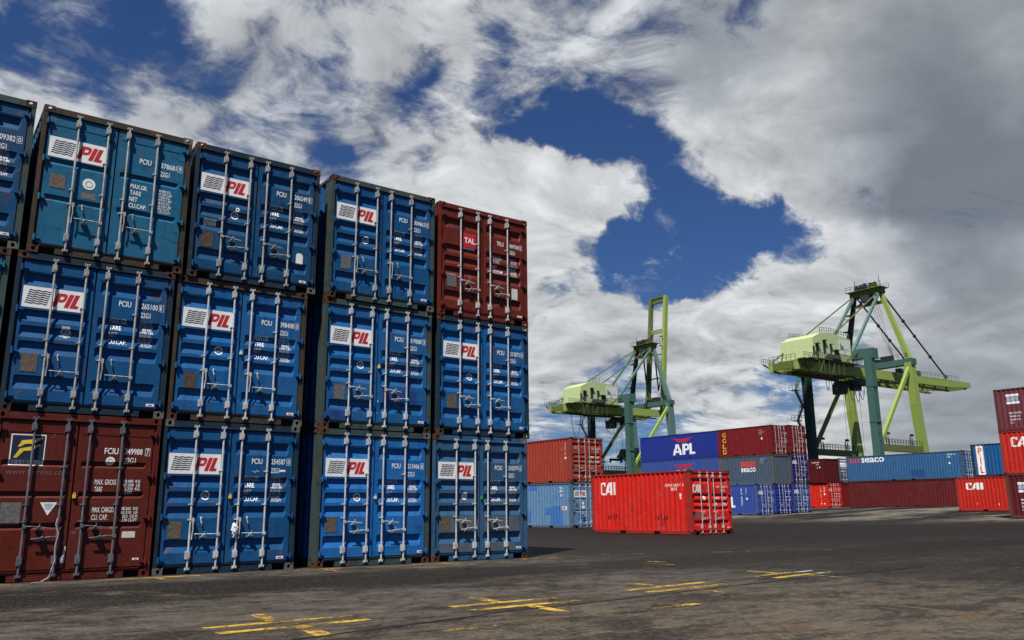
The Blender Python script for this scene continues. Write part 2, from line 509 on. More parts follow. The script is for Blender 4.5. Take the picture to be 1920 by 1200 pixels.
class Flat:
    """lettering and marks laid out on a flat (u, v) sheet, later wrapped on a corrugated face"""
    def __init__(self):
        self.parts = []            # (verts, faces, material, layer)

    def poly(self, quads, m, layer=0):
        for q in quads:
            self.parts.append(([tuple(c) for c in q], [tuple(range(len(q)))], m, layer))

    def rect(self, u0, u1, v0, v1, m, layer=0):
        self.poly([[(u0, v0), (u1, v0), (u1, v1), (u0, v1)]], m, layer)

    def text(self, s, u0, u1, v0, v1, m, layer=0, bold=0.0, shear=0.0):
        vs, fs = text_mesh(s, bold, shear)
        if not vs:
            return
        ax, bx = min(q[0] for q in vs), max(q[0] for q in vs)
        ay, by = min(q[1] for q in vs), max(q[1] for q in vs)
        su, sv = (u1 - u0) / max(1e-6, bx - ax), (v1 - v0) / max(1e-6, by - ay)
        self.parts.append(([(u0 + (x - ax) * su, v0 + (y - ay) * sv) for x, y in vs], fs, m, layer))

    def shape(self, polys, u0, u1, v0, v1, m, layer=0):
        """polys given in a unit square"""
        self.poly([[(u0 + a * (u1 - u0), v0 + b * (v1 - v0)) for a, b in q] for q in polys], m, layer)

    def ring(self, u, v, r0, r1, m, layer=0, n=20, ku=1.0):
        for k in range(n):
            a, b = 2 * math.pi * k / n, 2 * math.pi * (k + 1) / n
            self.poly([[(u + ku * r0 * math.cos(a), v + r0 * math.sin(a)), (u + ku * r1 * math.cos(a), v + r1 * math.sin(a)),
                        (u + ku * r1 * math.cos(b), v + r1 * math.sin(b)), (u + ku * r0 * math.cos(b), v + r0 * math.sin(b))]], m, layer)

    def disc(self, u, v, r, m, layer=0, n=18):
        self.poly([[(u + r * math.cos(2 * math.pi * k / n), v + r * math.sin(2 * math.pi * k / n)) for k in range(n)]], m, layer)

    def clusters(self, gap=0.05):
        """marks that stand apart become sheets of their own"""
        bx = [(min(q[0] for q in p_[0]), max(q[0] for q in p_[0]), min(q[1] for q in p_[0]), max(q[1] for q in p_[0])) for p_ in self.parts]
        todo, out_ = set(range(len(bx))), []
        while todo:
            grp = [todo.pop()]
            i = 0
            while i < len(grp):
                a = bx[grp[i]]
                hit = [j for j in todo if a[0] - gap < bx[j][1] and bx[j][0] < a[1] + gap and a[2] - gap < bx[j][3] and bx[j][2] < a[3] + gap]
                todo.difference_update(hit)
                grp += hit
                i += 1
            f = Flat()
            f.parts = [self.parts[k] for k in sorted(grp)]
            out_.append(f)
        return out_

    def wrap(self, axis, breaks, place):
        """cut along the breaks of u (axis 0) or v (axis 1) and put every point with place(u, v, layer)"""
        mb = MB()
        for vs, fs, m, layer in self.parts:
            bm = bmesh.new()
            bv = [bm.verts.new((x, y, 0)) for x, y in vs]
            for f in fs:
                try:
                    bm.faces.new([bv[i] for i in f])
                except ValueError:
                    pass
            lo = min(q[axis] for q in vs)
            hi = max(q[axis] for q in vs)
            no = (1, 0, 0) if axis == 0 else (0, 1, 0)
            for b in breaks:
                if lo + 1e-4 < b < hi - 1e-4:
                    co = (b, 0, 0) if axis == 0 else (0, b, 0)
                    bmesh.ops.bisect_plane(bm, geom=bm.verts[:] + bm.edges[:] + bm.faces[:], plane_co=co, plane_no=no, dist=1e-5)
            bm.verts.index_update()
            out_v = [place(v.co.x, v.co.y, layer) for v in bm.verts]
            out_f = [[v.index for v in f.verts] for f in bm.faces]
            mb.add(out_v, out_f, m)
            bm.free()
        return mb


# letter shapes drawn in a unit square
CAI_LOGO = [[(0, .06), (.12, .0), (.12, 1), (0, .94)], [(0.12, .86), (.35, .86), (.35, 1), (.12, 1)], [(.24, .68), (.35, .68), (.35, .86), (.24, .86)],
            [(.12, 0), (.255, 0), (.285, .14), (.12, .14)],
            [(.27, .0), (.42, 0), (.66, 1), (.53, 1)], [(.60, 0), (.76, 0), (.76, 1), (.66, 1), (.60, .75)], [(.469, .2), (.60, .2), (.60, .34), (.503, .34)],
            [(.83, 0), (1, 0), (1, 1), (.83, 1)]]


def letter_p(x0, x1, stem):
    w_ = x1 - x0
    f = lambda a, b: (x0 + a * w_, b)
    s_ = stem / w_
    return [[(x0, 0), (x0 + stem, 0), (x0 + stem, 1), (x0, 1)], [f(s_, .80), f(.70, .80), f(.70, 1), f(s_, 1)], [f(s_, .36), f(.70, .36), f(.70, .55), f(s_, .55)],
            [f(.70, .80), f(.76, .74), f(.93, .93), f(.70, 1)], [f(.76, .74), f(.76, .61), f(1, .56), f(1, .80), f(.93, .93)], [f(.76, .61), f(.70, .55), f(.70, .36), f(.93, .42), f(1, .56)]]


def letter_a(x0, x1):
    w_ = x1 - x0
    q = [[(0, 0), (.27, 0), (.325, .2), (.072, .2)], [(.072, .2), (.325, .2), (.375, .38), (.137, .38)], [(.137, .38), (.375, .38), (.5, .82), (.295, .82)], [(.295, .82), (.5, .82), (.5, 1), (.36, 1)]]
    q += [[(1 - a, b) for a, b in g] for g in q]
    q.append([(.325, .2), (.675, .2), (.625, .38), (.375, .38)])
    return [[(x0 + a * w_, b) for a, b in g] for g in q]


def slant(polys, k):
    return [[((a + k * b) / (1 + k), b) for a, b in q] for q in polys]


PIL_LOGO = slant(letter_p(0, .43, .175) + [[(.475, 0), (.645, 0), (.645, 1), (.475, 1)], [(.69, 0), (.86, 0), (.86, 1), (.69, 1)], [(.86, 0), (1, 0), (1, .21), (.86, .21)]], .20)
APL_LOGO = letter_a(0, .44) + letter_p(.415 + .03, .74, .125) + [[(.765, 0), (.875, 0), (.875, 1), (.765, 1)], [(.875, 0), (1, 0), (1, .2), (.875, .2)]]
EAGLE = [[(0, 1), (.30, .80), (.38, .62), (.10, .72)], [(.12, .66), (.38, .62), (.44, .36), (.20, .42)], [(.22, .36), (.44, .36), (.5, .04), (.32, .1)],
         [(1, 1), (.90, .72), (.62, .62), (.70, .80)], [(.88, .66), (.80, .42), (.56, .36), (.62, .62)], [(.78, .36), (.68, .1), (.5, .04), (.56, .36)],
         [(.30, .80), (.46, .74), (.5, .9), (.54, .74), (.70, .80), (.62, .62), (.56, .36), (.5, .04), (.44, .36), (.38, .62)]]
SWOOSH = [[(.02, .02), (.14, .02), (.36, .34), (.22, .44)], [(.22, .44), (.36, .34), (.62, .37), (.58, .54)], [(.58, .54), (.62, .37), (.90, .60), (.84, .63)],
          [(.14, .52), (.24, .54), (.38, .66), (.26, .82)], [(.26, .82), (.38, .66), (.66, .69), (.62, .87)], [(.62, .87), (.66, .69), (.97, .92), (.97, .98)]]


def wavy(fl, u0, u1, v0, v1, m, n=7, layer=1):
    for k in range(n):
        vc = v0 + (v1 - v0) * (k + .5) / n
        h = (v1 - v0) / n * 0.21
        a = (v1 - v0) / n * 0.17
        steps = 20
        sh = (k - n / 2) * 0.008
        for i in range(steps):
            ua, ub = u0 + (u1 - u0) * i / steps + sh, u0 + (u1 - u0) * (i + 1) / steps + sh
            va = vc + a * math.sin(i / steps * 2 * math.pi * 3.0)
            vb = vc + a * math.sin((i + 1) / steps * 2 * math.pi * 3.0)
            fl.poly([[(ua, va - h), (ub, vb - h), (ub, vb + h), (ua, va + h)]], m, layer)


# ------------------------------------------------------------------ shipping containers
CW, CH = 2.438, 2.591
FIVE = [(2.246, 2.024), (1.64, 1.445), (1.376, 1.182), (1.125, 0.921), (0.573, 0.351)]
THREE = [(1.84, 1.735), (1.36, 1.255), (0.88, 0.775)]
TWO = [(1.68, 1.565), (1.03, 0.915)]
FOURG = [(2.16, 1.98), (1.56, 1.40), (1.02, 0.86), (0.50, 0.34)]
GROOVE_D = 0.042
DOOR_Y = 0.022


def door_profile(grooves):
    """list of (z, depth) from bottom to top"""
    pts = [(0.166, 0.0)]
    for zt, zb in sorted(grooves, key=lambda g: g[1]):
        h = zt - zb
        pts += [(zb, 0.0), (zb + min(.095, h * .48), GROOVE_D), (zt - 0.016, GROOVE_D), (zt, 0.0)]
    pts.append((2.444, 0.0))
    return pts


def prof_at(pts, z):
    if z <= pts[0][0] or z >= pts[-1][0]:
        return 0.0
    for (a, da), (b, db) in zip(pts, pts[1:]):
        if a <= z <= b:
            return da + (db - da) * (z - a) / max(1e-9, b - a)
    return 0.0


WAVE_P, WAVE_D = 0.278, 0.036


def wave(u):
    """side wall corrugation: depth behind the outer face and its period"""
    t = (u % WAVE_P) / WAVE_P
    if t < 0.27:
        return 0.0
    if t < 0.50:
        return WAVE_D * (t - 0.27) / 0.23
    if t < 0.77:
        return WAVE_D
    return WAVE_D * (1.0 - (t - 0.77) / 0.23)


def wave_breaks(L):
    o = []
    k = 0
    while k * WAVE_P < L:
        o += [k * WAVE_P + WAVE_P * f for f in (0.0, 0.27, 0.50, 0.77)]
        k += 1
    return [b for b in o if 0 < b < L]


_mesh_cache = {}


def cached(key, fn):
    if key not in _mesh_cache:
        _mesh_cache[key] = fn()
    return _mesh_cache[key]


def casting_mesh(mat, sx, sy, top):
    """hollow corner casting with oval holes in its two outer sides and its top"""
    mb = MB()
    X0, X1, Y0, Y1, Z0, Z1 = 0.0, 0.162, 0.0, 0.178, 0.0, 0.118
    def face(o, u, v, lu, lv, hu, hv, ru, rv, n_):
        o, u, v, n_ = Vector(o), Vector(u), Vector(v), Vector(n_)
        N = 12
        outer, inner = [], []
        for k in range(N):
            a = 2 * math.pi * (k + .5) / N
            c, s = math.cos(a), math.sin(a)
            q = max(abs(c), abs(s))
            outer.append(o + u * (lu / 2 + c / q * lu / 2) + v * (lv / 2 + s / q * lv / 2))
            inner.append(o + u * (hu + ru * c) + v * (hv + rv * s))
        deep = [q - n_ * 0.014 for q in inner]
        for k in range(N):
            j = (k + 1) % N
            mb.add([outer[k], outer[j], inner[j], inner[k]], [(0, 1, 2, 3)], mat)
            mb.add([inner[k], inner[j], deep[j], deep[k]], [(0, 1, 2, 3)], mat)
    face((X0, Y0, Z0), (1, 0, 0), (0, 0, 1), .162, .118, .089, .059, .030, .037, (0, -1, 0))
    face((X0, Y0, Z0), (0, 1, 0), (0, 0, 1), .178, .118, .10, .059, .037, .030, (-1, 0, 0))
    if top:
        face((X0, Y0, Z1), (1, 0, 0), (0, 1, 0), .162, .178, .089, .092, .036, .062, (0, 0, 1))
        mb.add([(X0, Y0, Z0), (X1, Y0, Z0), (X1, Y1, Z0), (X0, Y1, Z0)], [(0, 1, 2, 3)], mat)
    else:
        mb.add([(X0, Y0, Z1), (X1, Y0, Z1), (X1, Y1, Z1), (X0, Y1, Z1)], [(0, 1, 2, 3)], mat)
        face((X0, Y0, Z0), (1, 0, 0), (0, 1, 0), .162, .178, .089, .092, .036, .062, (0, 0, -1))
    mb.add([(X1, Y0, Z0), (X1, Y1, Z0), (X1, Y1, Z1), (X1, Y0, Z1)], [(0, 1, 2, 3)], mat)
    mb.add([(X0, Y1, Z0), (X1, Y1, Z0), (X1, Y1, Z1), (X0, Y1, Z1)], [(0, 1, 2, 3)], mat)
    if sx < 0:
        mb.v = [(-x, y, z) for x, y, z in mb.v]
    if sy < 0:
        mb.v = [(x, -y, z) for x, y, z in mb.v]
    return mb.mesh('corner_casting')


def side_mesh(L, H, mat):
    """corrugated wall on x = 0, facing -x"""
    mb = MB()
    us = [0.30] + [b for b in wave_breaks(L) if 0.30 < b < L - 0.178] + [L - 0.178]
    z0, z1 = 0.15, H - 0.075
    vs, fs = [], []
    for u in us:
        x = 0.012 + wave(u)
        vs += [(x, u, z0), (x, u, z1)]
    for i in range(len(us) - 1):
        fs.append((2 * i, 2 * i + 1, 2 * i + 3, 2 * i + 2))
    mb.add(vs, fs, mat)
    # closing lip at the back so that the wall has thickness
    mb.box(0.075, 0.085, 0.30, L - 0.178, z0, z1, mat)
    return mb.mesh('side_wall')


def end_mesh(H, mat):
    """blank corrugated front end, facing +y at y = 0"""
    mb = MB()
    us = [0.07] + [b for b in wave_breaks(CW) if 0.07 < b < CW - 0.07] + [CW - 0.07]
    vs, fs = [], []
    for u in us:
        y = -0.03 - wave(u)
        vs += [(u, y, 0.14), (u, y, H - 0.11)]
    for i in range(len(us) - 1):
        fs.append((2 * i, 2 * i + 1, 2 * i + 3, 2 * i + 2))
    mb.add(vs, fs, mat)
    mb.box(0.07, CW - 0.07, -0.095, -0.085, 0.14, H - 0.11, mat)
    return mb.mesh('end_wall')


def roof_mesh(L, H, mat):
    mb = MB()
    n = int(L / 0.209)
    vs, fs = [], []
    y = 0.12
    k = 0
    while y < L - 0.12:
        z = H - 0.022 - (0.018 if (k // 2) % 2 else 0.0)
        vs += [(0.055, y, z), (CW - 0.055, y, z)]
        y += 0.03 if k % 2 else 0.075
        k += 1
    for i in range(len(vs) // 2 - 1):
        fs.append((2 * i, 2 * i + 1, 2 * i + 3, 2 * i + 2))
    mb.add(vs, fs, mat)
    return mb.mesh('roof_panel')


def leaf_mesh(side, grooves, mat):
    """one door leaf; side -1 is the leaf with the logo, +1 the one with the numbers"""
    mb = MB()
    pr = door_profile(grooves)
    if side < 0:
        x0, x1, a, b = 0.108, 1.164, 0.148, 1.098
    else:
        x0, x1, a, b = 1.190, 2.330, 1.262, 2.250
    xs = [x0, a, a + 0.035, b - 0.035, b, x1]
    vs, fs = [], []
    for z, dpt in pr:
        for i, x in enumerate(xs):
            vs.append((x, DOOR_Y + (dpt if i in (2, 3) else 0.0), z))
    n = len(xs)
    for r in range(len(pr) - 1):
        for i in range(n - 1):
            fs.append((r * n + i, r * n + i + 1, (r + 1) * n + i + 1, (r + 1) * n + i))
    mb.add(vs, fs, mat)
    # edges and a thin raised border along the leaf
    z0, z1 = pr[0][0], pr[-1][0]
    mb.box(x0, x0 + .012, DOOR_Y + .001, DOOR_Y + .05, z0, z1, mat)
    mb.box(x1 - .012, x1, DOOR_Y + .001, DOOR_Y + .05, z0, z1, mat)
    mb.box(x0 + .012, x1 - .012, DOOR_Y + .001, DOOR_Y + .05, z1 - .012, z1, mat)
    mb.box(x0 + .012, x1 - .012, DOOR_Y + .001, DOOR_Y + .05, z0, z0 + .012, mat)
    mb.box(a - .02, b + .02, DOOR_Y - .006, DOOR_Y - .0005, 2.268, 2.282, mat)
    mb.box(a - .02, b + .02, DOOR_Y - .006, DOOR_Y - .0005, 0.176, 0.19, mat)
    return mb.mesh('door')


ROD_X = (0.548, 1.020, 1.350, 1.836)


def rod_mesh(x, mat, k=0):
    mb = MB()
    y = -0.030
    mb.tube([(x, y, 0.085), (x, y, 2.50)], 0.0175, 8, mat)
    for zc, h in ((2.355, .12), (0.315, .13)):
        mb.box(x - .040, x + .016, y - .026, DOOR_Y - .001, zc - h / 2, zc + h / 2, mat)
        mb.box(x - .024, x + .026, y - .030, y + .02, zc - h / 2 + .02, zc + h / 2 - .02, mat)
    for zc in (2.49, 0.085):
        mb.box(x - .033, x + .033, y - .014, y + .028, zc - .012, zc + .012, mat)
        mb.box(x - .04, x - .026, y - .004, 0.0, zc - .026, zc + .026, mat)
        mb.box(x + .026, x + .04, y - .004, 0.0, zc - .026, zc + .026, mat)
    for zc in (1.157, 1.74 if k % 2 else 0.9):
        mb.tube([(x, y, zc - .013), (x, y, zc + .013)], 0.026, 8, mat)
        mb.box(x - .045, x + .02, y - .006, DOOR_Y - .001, zc - .012, zc + .012, mat)
    return mb.mesh('locking_rod')


def handle_mesh(x0, x1, z, mat, drop):
    mb = MB()
    y = -0.052
    s = 1 if x1 > x0 else -1
    mb.tube([(x0, y, z + .012), (x0 + s * .1, y - .01, z + .012), (x1, y, z - drop)], 0.010, 6, mat)
    xm = x0 + (x1 - x0) * .58
    mb.box(xm - .02, xm + .02, y - .016, DOOR_Y - .001, z - .03, z + .012, mat)
    mb.tube([(xm, y - .02, z + .05), (xm + .012, y - .012, z + .02), (xm - .03, y - .02, z - .005)], 0.011, 6, mat)
    mb.box(xm - .05, xm + .05, y + .01, DOOR_Y - .001, z - .052, z - .03, mat)
    mb.box(x0 - .018, x0 + .03, y - .014, y + .03, z - .018, z + .034, mat)
    return mb.mesh('door_handle')


def latch_mesh(x, z, mat):
    """upright handle with a catch hanging beside its rod"""
    mb = MB()
    mb.box(x + .018, x + .058, -0.06, DOOR_Y - .001, z + .12, z + .19, mat)
    mb.tube([(x + .038, -.05, z + .15), (x + .044, -.058, z), (x + .034, -.05, z - .17)], 0.011, 6, mat)
    mb.tube([(x + .19, DOOR_Y - .004, z + .2), (x + .17, -.02, z + .17), (x + .19, -.03, z + .1), (x + .21, DOOR_Y - .004, z + .06)], 0.011, 6, mat)
    return mb.mesh('door_handle')


def hinge_mesh(side, z, mat):
    mb = MB()
    if side < 0:
        a, b, c = 0.055, 0.165, 0.078
    else:
        a, b, c = 2.273, 2.383, 2.360
    mb.extrude([(a, z - .012), (b, z - .022), (b, z + .018), (a, z + .026)], -0.020, DOOR_Y - .0006, mat)
    mb.tube([(c, -0.022, z - .055), (c, -0.022, z + .055)], 0.016, 8, mat)
    return mb.mesh('hinge')


def rnd_weights(rng):
    return ['30.480 KG', '67.200 LBS', '2.%d0 KG' % rng.randint(18, 28), '4.%d0 LBS' % rng.randint(80, 99), '28.%d0 KG' % rng.randint(20, 28),
            '62.%d0 LBS' % rng.randint(20, 45), '33.2 CU.M', '1.172 CU.FT']


def front_frame(fl_unused=None):
    pass


def container(x0, y0, z0, paint_m, label, L=6.058, H=CH, flip=False, grooves=FIVE, rods=None, frame_m=None, cast=None, doors=None, side=None, group=None,
              style=0, lip=True):
    """doors: function(left Flat, right Flat) that lays out the marks on the door leaves
       side: function(Flat, L) that lays out the marks on the long wall which faces -x"""
    rods = rods or M_GALV
    frame_m = frame_m or paint_m
    root = thing('shipping_container', (x0 + CW / 2, y0 + L / 2, z0), label, 'container', group, math.pi if flip else 0.0)
    ox, oy = -CW / 2, -L / 2
    k = H / CH

    def place(name, me, dx=0.0, dy=0.0, dz=0.0, par=None):
        o = obj(name, me, par if par is not None else root)
        if par is None:
            o.location = (ox + dx, oy + dy, dz)
        else:
            o.location = (dx, dy, dz)
        return o

    pn, fn = paint_m.name, frame_m.name

    def post(front):
        mb = MB()
        if front:
            mb.box(0.004, 0.064, 0.004, 0.30, 0.118, H - 0.118, frame_m)
            mb.box(0.064, 0.092, 0.034, 0.10, 0.118, H - 0.118, frame_m)
        else:
            mb.box(0.004, 0.15, 0.004, 0.18, 0.118, H - 0.118, frame_m)
        return mb.mesh('corner_post')

    def mirrored(me, mx, my):
        c = me.copy()
        for v in c.vertices:
            v.co.x = -v.co.x if mx else v.co.x
            v.co.y = -v.co.y if my else v.co.y
        if mx != my:
            c.flip_normals()
        return c
    pf = cached(('pf', fn, H), lambda: post(True))
    pfm = cached(('pfm', fn, H), lambda: mirrored(pf, True, False))
    pb = cached(('pb', fn, H), lambda: mirrored(post(False), False, True))
    pbm = cached(('pbm', fn, H), lambda: mirrored(post(False), True, True))
    place('corner_post', pf)
    place('corner_post', pfm, CW)
    place('corner_post', pb, 0, L)
    place('corner_post', pbm, CW, L)

    def header():
        mb = MB()
        mb.box(0.162, CW - 0.162, 0.006, 0.09, 2.462 * k, H - 0.012, frame_m)
        mb.box(0.064, 0.162, 0.012, 0.09, 2.462 * k, H - 0.118, frame_m)
        mb.box(CW - 0.162, CW - 0.064, 0.012, 0.09, 2.462 * k, H - 0.118, frame_m)
        mb.box(0.162, CW - 0.162, -0.004, 0.012, 2.470 * k, 2.482 * k, frame_m)
        return mb.mesh('door_header')

    def sill():
        mb = MB()
        mb.box(0.40, CW - 0.40, 0.006, 0.10, 0.012, 0.148, frame_m)
        mb.box(0.162, 0.40, 0.008, 0.10, 0.112, 0.146, frame_m)
        mb.box(CW - 0.40, CW - 0.162, 0.008, 0.10, 0.112, 0.146, frame_m)
        mb.box(0.162, 0.40, 0.075, 0.10, 0.012, 0.112, M_VOID)
        mb.box(CW - 0.40, CW - 0.162, 0.075, 0.10, 0.012, 0.112, M_VOID)
        mb.box(0.165, CW - 0.165, -0.008, 0.014, 0.146, 0.155, frame_m)
        return mb.mesh('door_sill')

    def far_header():
        mb = MB()
        mb.box(0.15, CW - 0.15, -0.10, -0.006, H - 0.12, H - 0.006, frame_m)
        return mb.mesh('end_header')

    def far_sill():
        mb = MB()
        mb.box(0.15, CW - 0.15, -0.10, -0.006, 0.006, 0.145, frame_m)
        return mb.mesh('end_sill')
    place('door_header', cached(('hd', fn, H), header))
    place('door_sill', cached(('sl', fn, H), sill))
    place('end_header', cached(('fh', fn, H), far_header), 0, L)
    place('end_sill', cached(('fs', fn, H), far_sill), 0, L)

    def top_rail():
        mb = MB()
        mb.box(0.002, 0.062, 0.178, L - 0.178, H - 0.078, H - 0.016, frame_m)
        return mb.mesh('top_rail')

    def bottom_rail():
        mb = MB()
        cuts = [L / 2 - 1.025 - .18, L / 2 - 1.025 + .18, L / 2 + 1.025 - .18, L / 2 + 1.025 + .18]
        edges = [0.178] + cuts + [L - 0.178]
        for i in range(0, 6, 2):
            mb.box(0.004, 0.05, edges[i], edges[i + 1], 0.02, 0.155, frame_m)
        for i in (1, 3):
            mb.box(0.004, 0.05, edges[i], edges[i + 1], 0.125, 0.155, frame_m)
            mb.box(0.04, 0.05, edges[i], edges[i + 1], 0.02, 0.125, M_VOID)
        return mb.mesh('bottom_rail')
    tr = cached(('tr', fn, L, H), top_rail)
    br = cached(('br', fn, L, H), bottom_rail)
    sw = cached(('sw', pn, L, H), lambda: side_mesh(L, H, paint_m))
    place('top_rail', tr)
    place('bottom_rail', br)
    swo = place('side_wall', sw)
    place('top_rail', cached(('trm', fn, L, H), lambda: mirrored(tr, True, False)), CW)
    place('bottom_rail', cached(('brm', fn, L, H), lambda: mirrored(br, True, False)), CW)
    swm = place('side_wall', cached(('swm', pn, L, H), lambda: mirrored(sw, True, False)), CW)
    ewo = place('end_wall', cached(('ew', pn, H), lambda: end_mesh(H, paint_m)), 0, L)
    place('roof_panel', cached(('rf', pn, L, H), lambda: roof_mesh(L, H, paint_m)))
    place('floor', cached(('fl', L), lambda: (lambda b: (b.box(0.06, CW - 0.06, 0.11, L - 0.11, 0.10, 0.14, M_BLACK), b.mesh('floor'))[1])(MB())))
    cm = cast or [frame_m] * 8
    i = 0
    for zz in (0.0, H - 0.118):
        for yy, sy in ((0.0, 1), (L, -1)):
            for xx, sx in ((0.0, 1), (CW, -1)):
                mt = cm[i % len(cm)]
                i += 1
                place('corner_casting', cached(('cc', mt.name, sx, sy, zz > 1), lambda: casting_mesh(mt, sx, sy, zz > 1)), xx, yy, zz)
    # doors
    gk = tuple(grooves)
    place('door_seal', cached(('ds', H), lambda: (lambda b: (b.box(0.066, CW - 0.066, DOOR_Y + .052, DOOR_Y + .062, 0.14, 2.462 * k, M_BLACK), b.mesh('door_seal'))[1])(MB())))
    leaves = []
    for s in (-1, 1):
        o = place('door', cached(('leaf', pn, s, gk), lambda: leaf_mesh(s, grooves, paint_m)))
        o.scale = (1, 1, k)
        leaves.append(o)
    for j, x in enumerate(ROD_X):
        place('locking_rod', cached(('rod', rods.name, j), lambda: rod_mesh(x, rods, j)), par=leaves[0 if j < 2 else 1])
    for j, (a, b) in enumerate(((0, 1), (2, 3))):
        xa, xb = ROD_X[a], ROD_X[b]
        if style == 0:        # two level handles
            place('door_handle', cached(('h', rods.name, a, 0), lambda: handle_mesh(xa, xa + .36, .815, rods, .02)), par=leaves[j])
            place('door_handle', cached(('h', rods.name, b, 0), lambda: handle_mesh(xb, xb - .36, .655, rods, .02)), par=leaves[j])
        else:                 # an upright handle and a level one
            place('door_handle', cached(('l', rods.name, a), lambda: latch_mesh(xa, .74, rods)), par=leaves[j])
            place('door_handle', cached(('h', rods.name, b, 1), lambda: handle_mesh(xb, xb - .40, .645, rods, -.015)), par=leaves[j])
    for j, s in enumerate((-1, 1)):
        for z in (0.245, 0.95, 1.63, 2.31):
            place('hinge', cached(('hg', pn, s, z), lambda: hinge_mesh(s, z, paint_m)), par=leaves[j])
    pr = door_profile(grooves)
    brk = [q[0] for q in pr]

    def on_door(u, v, layer):
        return (u, DOOR_Y + prof_at(pr, v) - 0.0030 - 0.0025 * layer, v)
    if doors:
        lf, rt = {}, {}

        def sheet(leaf, name):
            return (lf if leaf < 0 else rt).setdefault(name, Flat())
        doors(sheet)
        for par, dct in ((leaves[0], lf), (leaves[1], rt)):
            for name, fl in dct.items():
                for f in fl.clusters():
                    place(name, f.wrap(1, brk, on_door).mesh(name), par=par)
    if side:
        sh = {}

        def sheet2(name):
            return sh.setdefault(name, Flat())
        side(sheet2, L)
        wb = wave_breaks(L)
        for name, fl in sh.items():
            for f in fl.clusters(0.3 if 'logo' in name else 0.09):
                if not flip:
                    # u runs from the far end to the door end
                    place(name, f.wrap(0, [L - b for b in wb], lambda u, v, l: (0.012 + wave(L - u) - 0.003 - 0.0025 * l, L - u, v)).mesh(name), par=swo)
                else:
                    place(name, f.wrap(0, wb, lambda u, v, l: (-(0.012 + wave(u) - 0.003 - 0.0025 * l), u, v)).mesh(name), par=swm)
    return root, leaves


# ---- marks on the doors
def weights(sheet, top=1.647, seed=1, faint=(0, 2), m=M_WHITE):
    rng = random.Random(seed)
    fl = sheet(1, 'weight_lettering')
    words = ['MAX.GR.', 'TARE', 'NET', 'CU.CAP.']
    wd = [.285, .185, .135, .292]
    for i, s in enumerate(words):
        z = top - i * 0.119
        fl.text(s, 1.452, 1.452 + wd[i], z - .082, z, M_FAINT if i in faint else m, 0, 0.012)
    nums = rnd_weights(rng)
    for i, s in enumerate(nums):
        z = top - .006 - i * 0.0565
        fl.text(s, 1.925, 2.155 if i % 2 else 2.125, z - .045, z, M_FAINT if (i // 2) in faint else m, 0, 0.012)


def number(sheet, code, num, chk, z=1.865, box=True, m=M_WHITE, size='22G1', x=1.565, sc=1.0):
    fl = sheet(1, 'number_lettering')
    fl.text(code, x, x + .195, z, z + .098, m, 0, 0.014)
    fl.text(num, 1.925, 2.195, z, z + .098, m, 0, 0.014)
    fl.text(chk, 2.235, 2.235 + (.022 if chk == '1' else .042), z + .006, z + .092, m, 0, 0.014)
    if box:
        for a, b, c, e in ((2.215, 2.295, z - .014, z - .008), (2.215, 2.295, z + .106, z + .112), (2.215, 2.221, z - .008, z + .106), (2.289, 2.295, z - .008, z + .106)):
            fl.rect(a, b, c, e, m)
    fl.text(size, 1.925, 2.085, z - .158, z - .064, m, 0, 0.014)


def wave_sign(sheet, x0=.134, x1=1.022, z0=1.672, z1=2.020):
    fl = sheet(-1, 'logo_sign')
    w_, h_ = x1 - x0, z1 - z0
    fl.rect(x0, x1, z0, z1, M_SIGNW, 0)
    wavy(fl, x0 + w_ * .075, x0 + w_ * .435, z0 + h_ * .16, z1 - h_ * .13, M_SIGNB)
    fl.shape(PIL_LOGO, x0 + w_ * .47, x1 - w_ * .008, z0 + h_ * .16, z1 - h_ * .18, M_SIGNR, 1)


def plate(sheet, x0=.215, x1=.452, z0=.588, z1=.886, m=None, leaf=-1):
    sheet(leaf, 'data_plate').rect(x0, x1, z0, z1, m or M_PLATE, 1)


def emblem(sheet, u=.812, v=1.30, r=.078, full=False):
    fl = sheet(-1, 'round_emblem')
    if full:
        fl.disc(u, v, r, M_SIGNW, 0)
        fl.ring(u, v, r * .45, r * .6, M_FAINT, 1)
    else:
        fl.ring(u, v, r * .74, r, M_WHITE, 0)
        fl.ring(u, v, r * .15, r * .42, M_FAINT, 0, 8)
        fl.rect(u - r * .5, u + r * .5, v - r * .28, v - r * .1, M_WHITE, 1)


def tag_sticker(sheet, x=2.14, z=.190, w_=.135, h_=.045, m=None):
    fl = sheet(1, 'small_sticker')
    fl.rect(x, x + w_, z, z + h_, m or M_SIGNW, 0)
    fl.rect(x + w_ * .25, x + w_ * .75, z + h_ * .35, z + h_ * .65, M_SIGNR, 1)


def wave_doors(code, num, chk, seed, z=1.865, emb=(.812, 1.30), full=False, plate_m=None, extra=None, faint=(0, 2), wtop=1.647, box=True, sign=None):
    rg = random.Random(seed * 7 + 1)
    jx, jz = rg.uniform(-.012, .012), rg.uniform(-.02, .02)
    px_, pz_ = rg.uniform(-.03, .05), rg.uniform(-.04, .05)
    pm = plate_m or rg.choice((M_PLATE, M_PLATE, M_PLATEG, M_PLATED))

    def fn(sheet):
        wave_sign(sheet, *(sign or (.134 + jx, 1.022 + jx, 1.672, 2.020)))
        number(sheet, code, num, chk, z + jz * .6, box)
        weights(sheet, wtop + jz * .4, seed, faint)
        plate(sheet, .215 + px_, .452 + px_ - rg.uniform(0, .03), .588 + pz_, .872 + pz_, m=pm)
        emblem(sheet, emb[0] + jx * 2, emb[1] + jz, full=full)
        tag_sticker(sheet, 2.14 + jx * 3, .19 + abs(jz))
        if extra:
            extra(sheet)
    return fn


